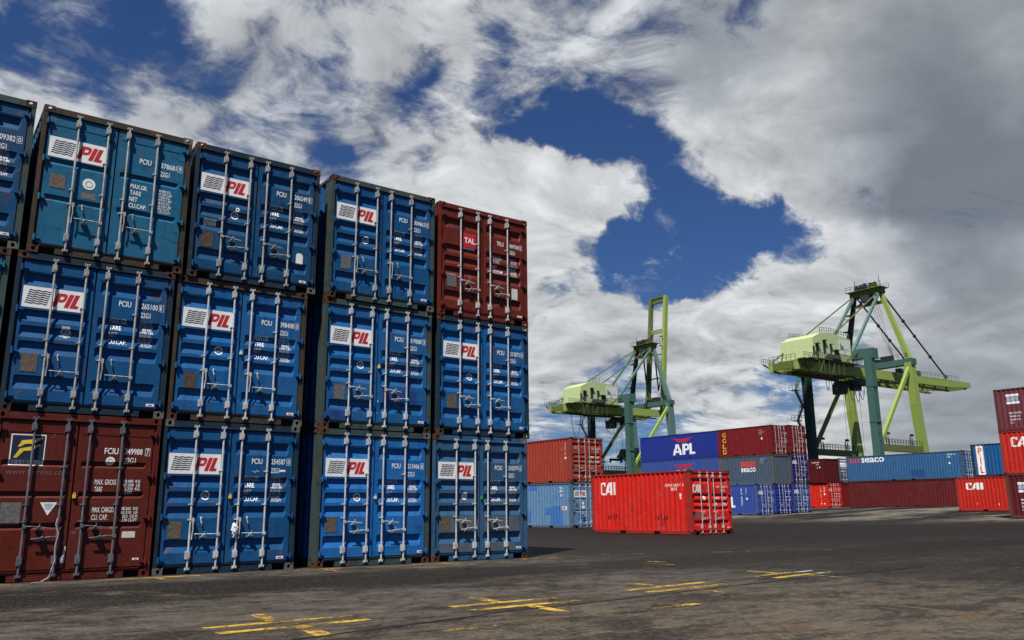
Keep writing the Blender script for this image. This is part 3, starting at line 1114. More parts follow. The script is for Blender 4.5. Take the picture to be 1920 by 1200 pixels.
def seal(parent, x, z, m, name='seal'):
    mb = MB()
    mb.box(x - .022, x + .022, -0.018, DOOR_Y - .002, z - .03, z + .022, m)
    mb.tube([(x - .014, -.004, z + .02), (x - .012, -.004, z + .05), (x + .012, -.004, z + .05), (x + .014, -.004, z + .02)], .006, 6, m)
    return mb.build(name, m, parent)

# ------------------------------------------------------------------ ground
def axis_vals(pairs):
    o = []
    for a, b, n in pairs:
        o += [a + (b - a) * i / n for i in range(n)]
    o.append(pairs[-1][1])
    return o


gx = axis_vals([(-3000, -200, 4), (-200, 20, 6), (20, 44, 12), (44, 98, 4), (98, 102, 1), (102, 400, 3), (400, 3000, 2)])
gy = axis_vals([(-3000, -200, 2), (-200, 90, 4), (90, 155, 14), (155, 400, 2), (400, 3000, 2)])
g = MB()
gv = [(x, y, ground_z(x, y)) for y in gy for x in gx]
nx = len(gx)
g.add(gv, [(j * nx + i, j * nx + i + 1, (j + 1) * nx + i + 1, (j + 1) * nx + i) for j in range(len(gy) - 1) for i in range(nx - 1)])

m, t = new_mat('asphalt')
geo = t.n('ShaderNodeNewGeometry').outputs['Position']
sp = t.n('ShaderNodeSeparateXYZ')
t.link(geo, sp.inputs[0])
wob = t.noise(t.scale(geo, (0.16, 0.22, 1)), 1.0, 5, 0.62)
big = t.noise(t.scale(geo, (0.07, 0.20, 1)), 1.0, 6, 0.6, 0.4)
patchy = t.noise(t.scale(geo, (0.55, 0.95, 1)), 1.0, 7, 0.62, 0.5)
smear = t.noise(t.scale(geo, (0.35, 3.6, 1)), 1.0, 7, 0.68, 0.6)
scratch = t.noise(t.scale(geo, (1.5, 13.0, 1)), 1.0, 8, 0.74, 0.8)
grain = t.noise(t.scale(geo, (1.5, 1.0, 1)), 13.0, 6, 0.78)
grit = t.noise(t.scale(geo, (1.8, 1.0, 1)), 42.0, 3, 0.7)
mott = t.noise(t.scale(geo, (2.4, 3.6, 1)), 1.0, 9, 0.74, 0.5)
col = t.mix(t.step(patchy, 0.32, 0.68), (0.0150, 0.0126, 0.0106), (0.036, 0.0305, 0.0250))
col = t.mix(t.math('MULTIPLY', t.step(mott, 0.51, 0.62), 0.65), col, (0.078, 0.066, 0.053))
col = t.mix(t.math('MULTIPLY', t.step(mott, 0.48, 0.38), 0.75), col, (0.0095, 0.008, 0.0068))
col = t.mix(t.math('MULTIPLY', t.step(smear, 0.52, 0.70), 0.7), col, (0.070, 0.060, 0.049))
col = t.mix(t.math('MULTIPLY', t.step(smear, 0.47, 0.32), 0.75), col, (0.014, 0.012, 0.0105))
col = t.mix(t.math('MULTIPLY', t.step(scratch, 0.57, 0.70), 0.6), col, (0.095, 0.083, 0.068))
col = t.mix(t.math('MULTIPLY', t.step(scratch, 0.44, 0.32), 0.5), col, (0.012, 0.010, 0.009))
# wheel lane polished dark by the lifting trucks, and the lit strip by the stack, its light put into the paler colour
yw = t.math('ADD', sp.outputs[1], t.math('MULTIPLY', t.math('SUBTRACT', wob, 0.5), 3.2))
lane = t.math('MULTIPLY', t.step(yw, -4.6, -3.7), t.step(yw, -1.3, -2.2))
lane2 = t.math('MULTIPLY', t.step(yw, -1.5, 2.0), t.step(t.math('ADD', sp.outputs[0], t.math('MULTIPLY', wob, 6)), 1.0, 8.0))
col = t.mix(t.math('MULTIPLY', lane, t.lin(smear, .35, .65, 1.0, .6)), col, (0.0075, 0.0061, 0.0052))
strip_ = t.math('MULTIPLY', t.step(yw, -1.9, -1.0), t.step(sp.outputs[0], 3.0, -1.0))
col = t.mix(t.math('MULTIPLY', strip_, t.step(mott, .36, .62, .1, .75)), col, (0.096, 0.082, 0.066))
mid_ = t.math('MULTIPLY', t.step(yw, -4.3, -5.2), t.step(sp.outputs[0], 3.0, -3.0))
col = t.mix(t.math('MULTIPLY', mid_, t.step(mott, .38, .60, .15, .7)), col, (0.100, 0.086, 0.070))
near = t.math('MULTIPLY', t.step(yw, -6.7, -8.9), t.step(t.math('ADD', sp.outputs[0], t.math('MULTIPLY', patchy, 4.0)), 3.8, -1.2))
col = t.mix(t.math('MULTIPLY', near, t.step(mott, .45, .62, .10, .75)), col, (0.086, 0.069, 0.044))
col = t.mix(t.math('MULTIPLY', t.math('MULTIPLY', near, t.step(grain, .55, .62)), .85), col, (0.20, 0.155, 0.075))
col = t.mix(t.math('MULTIPLY', t.math('MULTIPLY', near, t.step(patchy, .52, .66)), .55), col, (0.088, 0.046, 0.023))
col = t.mix(t.math('MULTIPLY', lane2, t.lin(smear, .40, .68, .93, .30)), col, (0.0080, 0.0067, 0.0058))
sunlit_apron = t.math('MULTIPLY', t.step(sp.outputs[0], 32.0, 47.0), t.step(t.noise(t.scale(geo, (0.05, 0.15, 1)), 1.0, 6, .65), .43, .58))  # pale concrete apron far off, its sunlit brightness put into the colour
col = t.mix(t.math('MULTIPLY', sunlit_apron, .9), col, (0.175, 0.155, 0.125))
col = t.mix(t.math('MULTIPLY', t.step(big, .54, .74), .45), col, (0.015, 0.013, 0.0115))
fade0 = t.step(sp.outputs[0], 4.0, -3.0)
for cx_, cy_, fr_, lo_ in ((-6.0, 30.0, 2.3, .52), (26.0, -34.0, 1.7, .54), (2.0, 9.0, 2.9, .56)):
    dv = t.vmath('SUBTRACT', geo, (cx_, cy_, 0))
    rr_ = t.vmath('LENGTH', t.vmath('MULTIPLY', dv, (1, 1, 0)))
    cb_ = t.n('ShaderNodeCombineXYZ')
    t.link(t.math('MULTIPLY', rr_, fr_), cb_.inputs[0])
    t.link(t.math('MULTIPLY', sp.outputs[0], 0.06), cb_.inputs[1])
    arc = t.noise(cb_.outputs[0], 1.0, 5, 0.62)
    col = t.mix(t.math('MULTIPLY', t.step(arc, lo_, lo_ + .12), t.lin(mott, .3, .7, .75, .25)), col, (0.0125, 0.0105, 0.0095))
blot = t.noise(t.scale(geo, (0.55, 0.8, 1)), 1.0, 8, 0.66, 0.7)
col = t.mix(t.math('MULTIPLY', t.step(blot, .52, .60), .72), col, (0.0125, 0.0098, 0.0080))
col = t.mix(t.math('MULTIPLY', t.math('MULTIPLY', t.step(blot, .44, .34), fade0), .55), col, (0.115, 0.094, 0.066))
far_ = t.step(t.math('ADD', sp.outputs[0], t.math('MULTIPLY', blot, 3.0)), 0.2, 4.2)
col = t.mix(t.math('MULTIPLY', t.math('MULTIPLY', far_, t.step(sp.outputs[0], 42.0, 30.0)), t.lin(smear, .38, .66, .8, .35)), col, (0.0095, 0.0079, 0.0067))
spots = t.noise(geo, 1.1, 4, 0.55, 0.3)
col = t.mix(t.math('MULTIPLY', t.step(spots, .66, .72), .75), col, (0.008, 0.007, 0.0065))
fade_ = t.step(sp.outputs[0], 16.0, 2.0)
col = t.mix(t.math('MULTIPLY', t.step(grain, 0.54, 0.63, 0.0, 0.55), fade_), col, (0.120, 0.104, 0.085))
col = t.mix(t.math('MULTIPLY', t.step(grain, 0.47, 0.36, 0.0, 0.75), fade_), col, (0.008, 0.007, 0.006))
col = t.mix(t.math('MULTIPLY', t.step(grit, 0.60, 0.70, 0.0, 0.5), fade_), col, (0.155, 0.138, 0.115))
rgh = t.lin(smear, 0.3, 0.7, 0.72, 0.95)
hgt = t.math('ADD', t.math('MULTIPLY', grain, .6), t.math('MULTIPLY', grit, .4))
finish(m, t, col, rgh, 0.0, hgt, 0.6, 0.12, 0.012)
go = g.build('ground', m)
tag(go, kind='structure')


# painted slot marks, worn through to the asphalt
def worn_paint(name, rgb, wear):
    m, t = new_mat(name)
    geo = t.n('ShaderNodeNewGeometry').outputs['Position']
    n = t.noise(geo, 11.0, 9, 0.8, 0.4)
    n2 = t.noise(geo, 1.3, 3, 0.6)
    b = t.n('ShaderNodeBsdfPrincipled')
    t.link(t.mix(t.step(n2, .3, .7), rgb, tuple(c * .55 for c in rgb)), b.inputs['Base Color'])
    b.inputs['Roughness'].default_value = 0.8
    tr = t.n('ShaderNodeBsdfTransparent')
    mx = t.n('ShaderNodeMixShader')
    f = t.step(t.math('ADD', t.math('MULTIPLY', n, .7), t.math('MULTIPLY', n2, .3)), .54 - wear * .25, .66 - wear * .25)
    t.link(f, mx.inputs[0])
    t.link(b.outputs[0], mx.inputs[1])
    t.link(tr.outputs[0], mx.inputs[2])
    o = t.n('ShaderNodeOutputMaterial')
    t.link(mx.outputs[0], o.inputs[0])
    return m


P_YEL = worn_paint('yellow_road_paint', (0.50, 0.315, 0.030), 0.34)
P_YELW = worn_paint('worn_yellow_road_paint', (0.50, 0.31, 0.035), 0.45)
P_WHT = worn_paint('worn_white_road_paint', (0.55, 0.54, 0.50), 0.45)
GZ = [0.004]


def strip(a, b, wd, m, z=0.004):
    a, b = Vector((a[0], a[1], 0)), Vector((b[0], b[1], 0))
    ax = (b - a).normalized()
    s = Vector((-ax.y, ax.x, 0)) * wd / 2
    n = max(2, int((b - a).length / .12))
    mb = MB()
    vs = []
    for i in range(n + 1):
        q = a + (b - a) * i / n
        j = random.uniform(-.006, .006)
        k = random.uniform(.8, 1.08)
        vs += [(q.x + s.x * k + ax.y * j, q.y + s.y * k, z), (q.x - s.x * k, q.y - s.y * k + ax.x * j, z)]
    mb.add(vs, [(2 * i, 2 * i + 1, 2 * i + 3, 2 * i + 2) for i in range(n)], m)
    o = mb.build('pavement_marking', m)
    tag(o, kind='structure')
    return o


for xa, xb, y1, y2, xt, mm in ((-9.08, -7.62, -7.08, -7.48, -8.36, P_YEL), (-6.46, -4.97, -7.05, -7.46, -5.74, P_YEL),
                               (-3.70, -2.04, -6.82, -7.20, -2.92, P_YEL), (-0.68, 0.45, -6.45, -6.84, 0.2, P_YEL)):
    dy = 0.17 if xa > -4 else 0.03
    strip((xa, y1 - dy * .5), (xb, y1 + dy * .5), .135, mm)
    strip((xa, y2 - dy * .5), (xb, y2 + dy * .5), .15, mm)
    strip((xt + .02, y1 + .72), (xt - .04, y1 + .06), .15, P_YELW)
    strip((xt + .02, y2 - .06), (xt - .05, y2 - .74), .16, P_YELW)
strip((0.47, -6.43), (1.05, -6.36), .08, P_WHT)
strip((0.48, -6.79), (1.1, -6.72), .08, P_WHT)
for xa, xb, y, mm in ((-8.7, -7.15, -0.40, P_YEL), (-5.5, -4.6, -0.36, P_YELW), (-11.0, -9.9, -0.42, P_YEL), (-3.2, -2.0, -0.34, P_YELW), (-0.5, .5, -0.34, P_YELW)):
    strip((xa, y), (xb, y + .02), .15, mm)
for x in (-7.9, -5.02, -2.5, .15):
    strip((x, -.45), (x + .06, -.95), .12, P_YELW)
strip((0.36, -2.98), (0.54, -3.77), .10, P_YELW)
strip((0.9, -2.7), (1.0, -3.1), .10, P_YELW)
strip((2.03, -0.13), (3.07, -0.47), .07, P_WHT)
strip((4.6, -1.2), (5.6, -1.5), .07, P_WHT)
strip((7.0, -2.0), (7.9, -2.3), .07, P_WHT)
strip((-7.5, -8.6), (-6.9, -8.62), .12, P_YELW)
strip((-4.9, -8.6), (-4.2, -8.55), .14, P_YELW)

# crack between two pours of asphalt
pts = [(-12.0, -8.9), (-9.2, -8.35), (-7.44, -8.03), (-6.14, -7.78), (-4.18, -7.62), (-1.79, -7.31), (0.67, -7.20), (3.5, -7.0)]
mb = MB()
vs = []
NN = 150
for i in range(NN + 1):
    f = i / NN * (len(pts) - 1)
    k = min(int(f), len(pts) - 2)
    f -= k
    x = pts[k][0] + (pts[k + 1][0] - pts[k][0]) * f
    y = pts[k][1] + (pts[k + 1][1] - pts[k][1]) * f + random.uniform(-.018, .018)
    wd = random.uniform(.012, .034)
    vs += [(x, y - wd, 0.004), (x, y + wd, 0.004)]
mb.add(vs, [(2 * i, 2 * i + 1, 2 * i + 3, 2 * i + 2) for i in range(NN)], M_VOID)
tag(mb.build('pavement_crack', M_VOID), kind='structure')

# ------------------------------------------------------------------ the near stack
BLUE_A = paint('blue_paint_grey_tinge', (0.022, 0.090, 0.185), 0.56, 0.65, 0.75)
BLUE_B = paint('blue_paint_bright', (0.0035, 0.115, 0.350), 0.50, 0.40, 0.60)
BLUE_C = paint('blue_paint_mid', (0.0035, 0.090, 0.255), 0.52, 0.40, 0.65)
BLUE_D = paint('blue_paint_deep', (0.003, 0.068, 0.190), 0.52, 0.32, 0.65)
BLUE_E = paint('blue_paint_teal', (0.007, 0.110, 0.205), 0.58, 0.45, 0.70)
BLUE_F = paint('blue_paint_dark', (0.003, 0.058, 0.145), 0.52, 0.35, 0.70)
RAILBLUE = paint('worn_dark_blue_rail', (0.011, 0.030, 0.048), .60, .4, .8)
RAILTEAL = paint('worn_teal_rail', (0.040, 0.066, 0.062), .72, .4, .7)
RAILRUST = paint('rusty_brown_rail', (0.045, 0.036, 0.024), .80, .5, .6)
MAROON_T = paint('maroon_paint_warm', (0.125, 0.016, 0.0075), 0.45, 0.35, 0.70)
MAROON_F = paint('maroon_paint_dark', (0.098, 0.0125, 0.0065), 0.42, 0.30, 0.65)

M_GHOST = stencil('ghosted_lettering', (0.13, 0.10, 0.09), 0.6)
NEAR = 'containers of the tall near stack'


def scribble(sheet, x, z):
    fl = sheet(1, 'scratched_mark')
    rng = random.Random(int(x * 100))
    for k in range(5):
        a, b = x + k * .03, z + rng.uniform(-.01, .02)
        fl.poly([[(a, b), (a + .03, b + rng.uniform(-.03, .03)), (a + .03, b + .012), (a, b + .012)]], M_FAINT, 0)


def doors_d2(sheet):
    wave_sign(sheet, .135, 1.030, 1.70, 2.06)
    number(sheet, 'PCIU', '378681', '9', 1.905, True)
    weights(sheet, 1.50, 11, ())
    plate(sheet, .21, .44, 1.16, 1.40, M_PLATE)
    emblem(sheet, .80, 1.33, .10, True)
    fl = sheet(-1, 'notice_panel')
    fl.rect(.70, .92, 1.06, 1.17, M_PLATEG, 0)


def doors_tal(sheet):
    fl = sheet(-1, 'logo_sign')
    fl.rect(.63, .985, 1.60, 1.975, M_SIGNR, 0)
    fl.text('TAL', .665, .955, 1.735, 1.865, M_SIGNW, 1, .03)
    fl.rect(.65, .97, 1.60, 1.635, M_SIGNW, 1)
    number(sheet, 'TRLU', '969768', '1', 1.835, True)
    weights(sheet, 1.59, 12, (0, 1))
    plate(sheet, .215, .46, .66, .96, M_PLATEG)
    sheet(1, 'paper_notice').rect(1.98, 2.15, .60, .86, M_PAPER, 1)
    sheet(-1, 'bird_sticker').shape([[(.0, .3), (.4, .5), (.7, 1), (.6, .4)], [(.4, .5), (.6, .4), (1, .0), (.3, .1)]], .36, .58, 2.03, 2.2, M_SIGNB, 0)
    tag_sticker(sheet)


def doors_fciu(sheet):
    fl = sheet(-1, 'logo_sign')
    fl.rect(.245, .725, 1.755, 2.235, M_SIGNW, 0)
    fl.rect(.262, .708, 1.835, 2.218, M_SIGNB, 1)
    fl.shape(SWOOSH, .29, .69, 1.86, 2.20, M_YEL, 2)
    fl.text('FLORENS', .268, .702, 1.768, 1.824, M_SIGNB, 1, .0)
    sheet(-1, 'web_lettering').text('www.florens.com', .22, 1.10, 1.615, 1.70, M_GHOST, 0)
    fl = sheet(1, 'number_lettering')
    for s, a, b, z in (('FCIU', 1.59, 1.80, 1.965), ('349988', 1.90, 2.175, 1.965), ('7', 2.235, 2.275, 1.965), ('22G1', 1.90, 2.08, 1.815)):
        fl.text(s, a, b, z, z + .10, M_WHITE, 0, .012)
    for a, b, c, e in ((2.215, 2.295, 1.951, 1.957), (2.215, 2.295, 2.073, 2.079), (2.215, 2.221, 1.957, 2.073), (2.289, 2.295, 1.957, 2.073)):
        fl.rect(a, b, c, e, M_WHITE)
    fl = sheet(1, 'weight_lettering')
    for s, a, b, z in (('MAX. GROSS', 1.49, 1.81, 1.47), ('TARE', 1.49, 1.61, 1.352), ('MAX. CARGO', 1.49, 1.81, 1.03), ('CU. CAP.', 1.49, 1.73, .912)):
        fl.text(s, a, b, z, z + .085, M_WHITE, 0, .006)
    for i, (s, a, b) in enumerate((('30.480  KG', 1.92, 2.18), ('67.200  LB', 1.92, 2.18), ('2.220  KG', 1.95, 2.18), ('4.890', 1.95, 2.07))):
        fl.text(s, a, b, 1.508 - i * .062, 1.556 - i * .062, M_WHITE, 0, .01)
    for i, (s, a, b) in enumerate((('28.260  KG', 1.92, 2.18), ('62.310  LB', 1.92, 2.18), ('33.2  CU.M', 1.95, 2.18), ('1.170 CU.FT', 1.92, 2.18))):
        fl.text(s, a, b, 1.068 - i * .062, 1.116 - i * .062, M_WHITE, 0, .01)
    fl = sheet(1, 'round_emblem')
    fl.disc(1.69, 1.852, .07, M_SIGNW, 0)
    fl.ring(1.69, 1.852, .03, .04, M_FAINT, 1)
    fl = sheet(-1, 'warning_triangle')
    fl.poly([[(.74, 1.19), (.98, 1.19), (.86, .99)]], M_SIGNW, 0)
    for k in range(5):
        fl.rect(.79 + k * .008, .93 - k * .008, 1.165 - k * .02, 1.172 - k * .02, M_FAINT, 1)
    plate(sheet, .215, .49, .86, 1.19, M_PLATEG)
    fl = sheet(1, 'paper_notice')
    fl.rect(1.97, 2.17, .625, .725, M_PAPER, 0)
    sheet(-1, 'torn_paper').poly([[(1.125, .26), (1.165, .27), (1.168, .52), (1.14, .50)], [(1.10, .27), (1.13, .28), (1.125, .36), (1.095, .34)]], M_PAPER, 0)
    tag_sticker(sheet, 2.16, .27, .10, .032)


def ex_c2(sheet):
    fl = sheet(-1, 'paper_notice')
    fl.rect(.225, .455, 1.02, 1.13, M_PAPER, 2)
    sheet(1, 'paper_notice').shape([[(0, 0), (1, 0), (1, .8), (.75, 1), (.25, 1), (0, .85)]], 2.02, 2.16, .56, .78, M_SIGNW, 0)
    sheet(-1, 'scratched_mark').ring(.83, 1.42, .02, .045, M_WHITE, 0, 5)


M_GREYP = paint('grey_repair_paint', (0.085, 0.105, 0.130), .4, .4, .5)
M_INDP = paint('deep_blue_repair_paint', (0.010, 0.050, 0.200), .3, .3, .5)


def ex_a0(sheet):
    sheet(-1, 'repair_patch').rect(.17, 1.08, .17, .34, M_GREYP, 0)
    sheet(-1, 'repair_patch').rect(.17, 1.08, .58, .91, M_GREYP, 0)
    sheet(1, 'repair_patch').rect(1.29, 2.22, .58, .90, M_GREYP, 0)
    sheet(1, 'repair_patch').rect(1.29, 2.10, .17, .34, M_GREYP, 0)
    sheet(1, 'repair_patch').rect(1.29, 2.22, 1.13, 1.17, M_GREYP, 0)
    sheet(-1, 'torn_paper').shape([[(0, 0), (1, .1), (.9, 1), (.1, .9)]], 1.085, 1.12, .66, .86, M_PAPER, 0)


def ex_b1(sheet):
    sheet(-1, 'repair_patch').shape([[(0, 0), (1, .02), (.98, 1), (.02, .97)]], .16, .53, .18, .40, M_INDP, 0)
    sheet(1, 'repair_patch').shape([[(0, 0), (1, .02), (.98, 1), (.02, .97)]], 1.30, 2.1, .60, .84, M_INDP, 0)
    sheet(1, 'torn_paper').poly([[(1.195, .35), (1.22, .36), (1.215, .62), (1.20, .60)]], M_PAPER, 0)


def ex_b0(sheet):
    sheet(1, 'half_sticker').shape([[(0, 0), (1, 0), (1, 1), (0, 1), (-.4, .5)]], 1.215, 1.235, 1.47, 1.60, M_SIGNW, 0)


def ex_c0(sheet):
    scribble(sheet, 1.56, 1.73)
    sheet(1, 'number_patch').rect(2.09, 2.20, 1.738, 1.775, M_SIGNW, 0)


def ex_d1(sheet):
    sheet(-1, 'faded_sticker').shape([[(0, 0), (1, 0), (1, .4), (0, .4)], [(.1, .6), (.9, .6), (.9, 1), (.1, 1)]], .73, .88, 1.24, 1.42, M_FAINT, 0)


RC = [M_CASTRUST, M_CASTGREY, M_CASTRUST, M_CASTRUST, M_CASTRUST, M_CASTRUST, M_CASTRUST, M_CASTRUST]
RO = [M_CASTORANGE, M_CASTRUST, M_CASTRUST, M_CASTRUST, M_CASTORANGE, M_CASTGREY, M_CASTRUST, M_CASTRUST]
RG = [M_CASTGREY, M_CASTGREY, M_CASTRUST, M_CASTRUST, M_CASTGREY, M_CASTGREY, M_CASTRUST, M_CASTRUST]

# column, row, right edge, depth, paint, frame, castings, grooves, style, rods, doors, label
near = [
    ('A', 0, -.02, .02, BLUE_A, BLUE_A, RO, FIVE, 0, M_GALV, wave_doors('PCIU', '210379', '6', 1, full=True, extra=ex_a0), 'greyish blue container marked 210379 at the right foot of the near stack'),
    ('A', 1, .055, .02, BLUE_C, RAILBLUE, RO, FIVE, 0, M_GALV, wave_doors('PCIU', '213873', '0', 2), 'blue container marked 213873 directly under the maroon one in the near stack'),
    ('A', 2, .045, .01, MAROON_T, MAROON_T, [MAROON_T], FIVE, 0, M_REDROD, doors_tal, 'maroon container with a small red sign, top right of the near stack'),
    ('B', 0, -2.552, .0, BLUE_B, RAILTEAL, RO, FIVE, 0, M_GALV, wave_doors('PCIU', '213466', '8', 3, extra=ex_b0), 'bright blue container marked 213466 on the ground right of the dark gap'),
    ('B', 1, -2.552, .0, BLUE_C, RAILTEAL, RO, FIVE, 0, M_GALV, wave_doors('PCIU', '319888', '3', 4, extra=ex_b1), 'blue container marked 319888 in the middle row of the near stack'),
    ('B', 2, -2.534, -.03, BLUE_D, RAILTEAL, RC, FIVE, 1, M_GALV_WARM, wave_doors('PCIU', '304863', '0', 5), 'blue container marked 304863 beside the maroon one in the top row'),
    ('C', 0, -5.39, .02, BLUE_D, RAILBLUE, RG, FIVE, 1, M_GALV, wave_doors('PCIU', '254587', '0', 6, extra=ex_c0), 'deep blue container marked 254587 on the ground left of the dark gap'),
    ('C', 1, -5.364, .02, BLUE_C, RAILRUST, RC, FIVE, 1, M_GALV, wave_doors('PCIU', '398408', '0', 7, faint=(2,)), 'blue container marked 398408 with a white round emblem, middle row'),
    ('C', 2, -5.231, -.01, BLUE_F, RAILBLUE, RC, FIVE, 0, M_GALV_WARM, wave_doors('PCIU', '206249', '1', 8, extra=ex_c2), 'dark blue container marked 206249 with two white notices, top row'),
    ('D', 0, -7.883, -.02, MAROON_F, MAROON_F, [MAROON_F], THREE, 0, M_DARKROD, doors_fciu, 'dark maroon container with a navy and yellow logo at the left foot of the stack'),
    ('D', 1, -7.864, -.02, BLUE_D, RAILBLUE, RC, FIVE, 1, M_GALV_WARM, wave_doors('PCIU', '265100', '1', 9, extra=ex_d1), 'deep blue container marked 265100 standing on the dark maroon one'),
    ('D', 2, -7.759, -.03, BLUE_E, RAILRUST, RO, TWO, 1, M_GALV_WARM, doors_d2, 'teal blue container marked 378681 with a rusty plate and sill, top row'),
    ('E', 0, -10.44, -.02, MAROON_F, MAROON_F, [MAROON_F], FIVE, 0, M_DARKROD, None, 'maroon container at the bottom of the column cut by the left picture edge'),
    ('E', 1, -10.40, -.02, BLUE_E, RAILTEAL, RC, FIVE, 0, M_GALV, wave_doors('PCIU', '231572', '2', 14), 'teal blue container in the middle of the column at the left picture edge'),
    ('E', 2, -10.305, -.02, BLUE_F, RAILTEAL, RC, FIVE, 0, M_GALV, wave_doors('PCIU', '209382', '0', 15, z=1.80), 'dark blue container marked 09382 0 at the far left of the top row'),
]
SEALS = {('C', 0): M_YEL, ('B', 1): M_YEL, ('D', 0): M_YEL, ('B', 0): M_PAPER, ('C', 1): M_PAPER}
M_GREEN = plain('green_plastic', (0.03, 0.30, 0.06), .4)
SEALS[('A', 0)] = M_GREEN
for c, r_, xr, dy, pm, fm, cs, gr, st, rd, drs, lb in near:
    root, lv = container(xr - CW, dy, r_ * CH, pm, lb, grooves=gr, rods=rd, frame_m=fm, cast=cs, doors=drs, style=st, group=NEAR)
    if (c, r_) in SEALS:
        seal(lv[1], 1.205, 1.285, SEALS[(c, r_)])
# the next bay of the stack, seen only through the slit left of the second column
for r_ in range(3):
    container(-7.8 - CW, 6.45, r_ * CH, (BLUE_D, BLUE_F, BLUE_C)[r_], ('blue container at the foot of the bay behind the near stack', 'dark blue container midway up the bay behind the near stack',
              'blue container topmost in the bay behind, glimpsed through the slit at upper left')[r_], frame_m=RAILBLUE, cast=RC, group='containers in the bay behind the near stack')

# white plastic bag caught on a rod and a rope hanging from the dark maroon container
mb = MB()
rng = random.Random(4)
segs, rings = 12, 8
vs = []
for i in range(rings + 1):
    a = i / rings
    rr = .012 + .062 * math.sin(math.pi * min(1, a * 1.08)) ** .8 * (1.15 - a * .2)
    for k in range(segs):
        b = 2 * math.pi * k / segs
        q = rr * (1 + rng.uniform(-.28, .28))
        vs.append((q * math.cos(b) + .03 * math.sin(a * 3), q * .55 * math.sin(b), .30 - a * .34))
mb.add(vs, [(i * segs + k, i * segs + (k + 1) % segs, (i + 1) * segs + (k + 1) % segs, (i + 1) * segs + k) for i in range(rings) for k in range(segs)])
bag = mb.build('plastic_bag', plain('white_plastic', (.72, .74, .76), .35, 0, .1))
bag.location = (-7.828 + 1.285, -.045, .62)
bag.scale = (.74, .9, .74)
tag(bag, 'crumpled white plastic bag caught on a locking rod of the deep blue ground container', 'plastic bag')
mb = MB()
mb.tube([(0, 0, .95), (-.02, -.01, .85), (.03, -.02, .72), (.0, -.015, .5), (.02, -.02, .32), (-.015, -.03, .18), (-.06, -.09, .06), (-.17, -.2, .012), (-.30, -.30, .012)], .008, 6)
rope = mb.build('rope', plain('pale_rope', (.34, .34, .40), .8))
rope.location = (-7.883 - CW + 1.00, -.085, 0)
tag(rope, 'thin pale rope hanging from a dark rod of the dark maroon container to the ground', 'rope')

# ------------------------------------------------------------------ containers in the yard
CAI_RED = paint('bright_red_paint', (0.60, 0.015, 0.008), .34, .3, .55)
CAI_RED2 = paint('vivid_red_paint', (0.58, 0.017, 0.007), .20, .2, .35)
CAI_RED3 = paint('clear_red_paint', (0.50, 0.019, 0.008), .22, .2, .35)
ORANGE = paint('brick_orange_paint', (0.31, 0.040, 0.020), .12, .3, .3)
PALEBLUE = paint('sun_bleached_blue_paint', (0.100, 0.225, 0.385), .40, .7, .5)
PALEBLUE_F = paint('greyed_blue_rail', (0.085, 0.13, 0.19), .60, .5, .6)
NAVY = paint('navy_paint', (0.014, 0.030, 0.23), .12, .15, .25)
NAVY2 = paint('faded_navy_paint', (0.034, 0.072, 0.27), .16, .4, .35)
NAVY3 = paint('royal_blue_paint', (0.028, 0.066, 0.29), .16, .3, .35)
STEELB = paint('grey_steel_blue_paint', (0.075, 0.12, 0.20), .42, .5, .5)
INDIGO = paint('indigo_paint', (0.014, 0.014, 0.115), .35, .2, .4)
GOLDM = paint('crimson_maroon_paint', (0.165, 0.009, 0.011), .14, .2, .3)
GREY = paint('slate_grey_paint', (0.062, 0.090, 0.120), .50, .5, .6)
GREYF = paint('brown_grey_rail', (0.11, 0.105, 0.085), .70, .5, .6)
SEAB = paint('steel_blue_paint', (0.030, 0.115, 0.255), .22, .35, .45)
LONGM = paint('dull_maroon_paint', (0.115, 0.012, 0.013), .22, .5, .5)
DEEPM = paint('deep_maroon_paint', (0.080, 0.006, 0.006), .2, .2, .4)
DEEPR = paint('deep_red_paint', (0.15, 0.008, 0.008), .2, .2, .4)
PINKM = paint('pinkish_maroon_paint', (0.150, 0.034, 0.042), .25, .5, .5)
DARKM = paint('wine_paint', (0.100, 0.009, 0.014), .28, .3, .5)
CASTY = [M_CASTRUST]


def text_rows(sh, name, rows, m=M_WHITE):
    fl = sh(name)
    for s, u0, u1, v0, v1 in rows:
        fl.text(s, u0, u1, v0, v1, m, 0, .01)


def vertical_text(fl, s, u0, u1, v_top, step, m):
    for i, ch in enumerate(s):
        if ch != ' ':
            fl.text(ch, u0, u1 if ch not in '1I' else u0 + (u1 - u0) * .4, v_top - (i + .78) * step, v_top - i * step, m, 0, .01)


def cai_doors(sheet):
    fl = sheet(-1, 'logo_sign')
    fl.shape(CAI_LOGO, .13, .60, 1.68, 2.0, M_SIGNW, 0)
    number(sheet, 'CAIU', '266271', '3', 1.88, False)
    weights(sheet, 1.50, 21, (1,))
    emblem(sheet, .79, 1.45, .09, True)
    plate(sheet, .2, .42, .64, .90, M_PLATEG)
    tag_sticker(sheet, 2.12, .24, .16, .06)


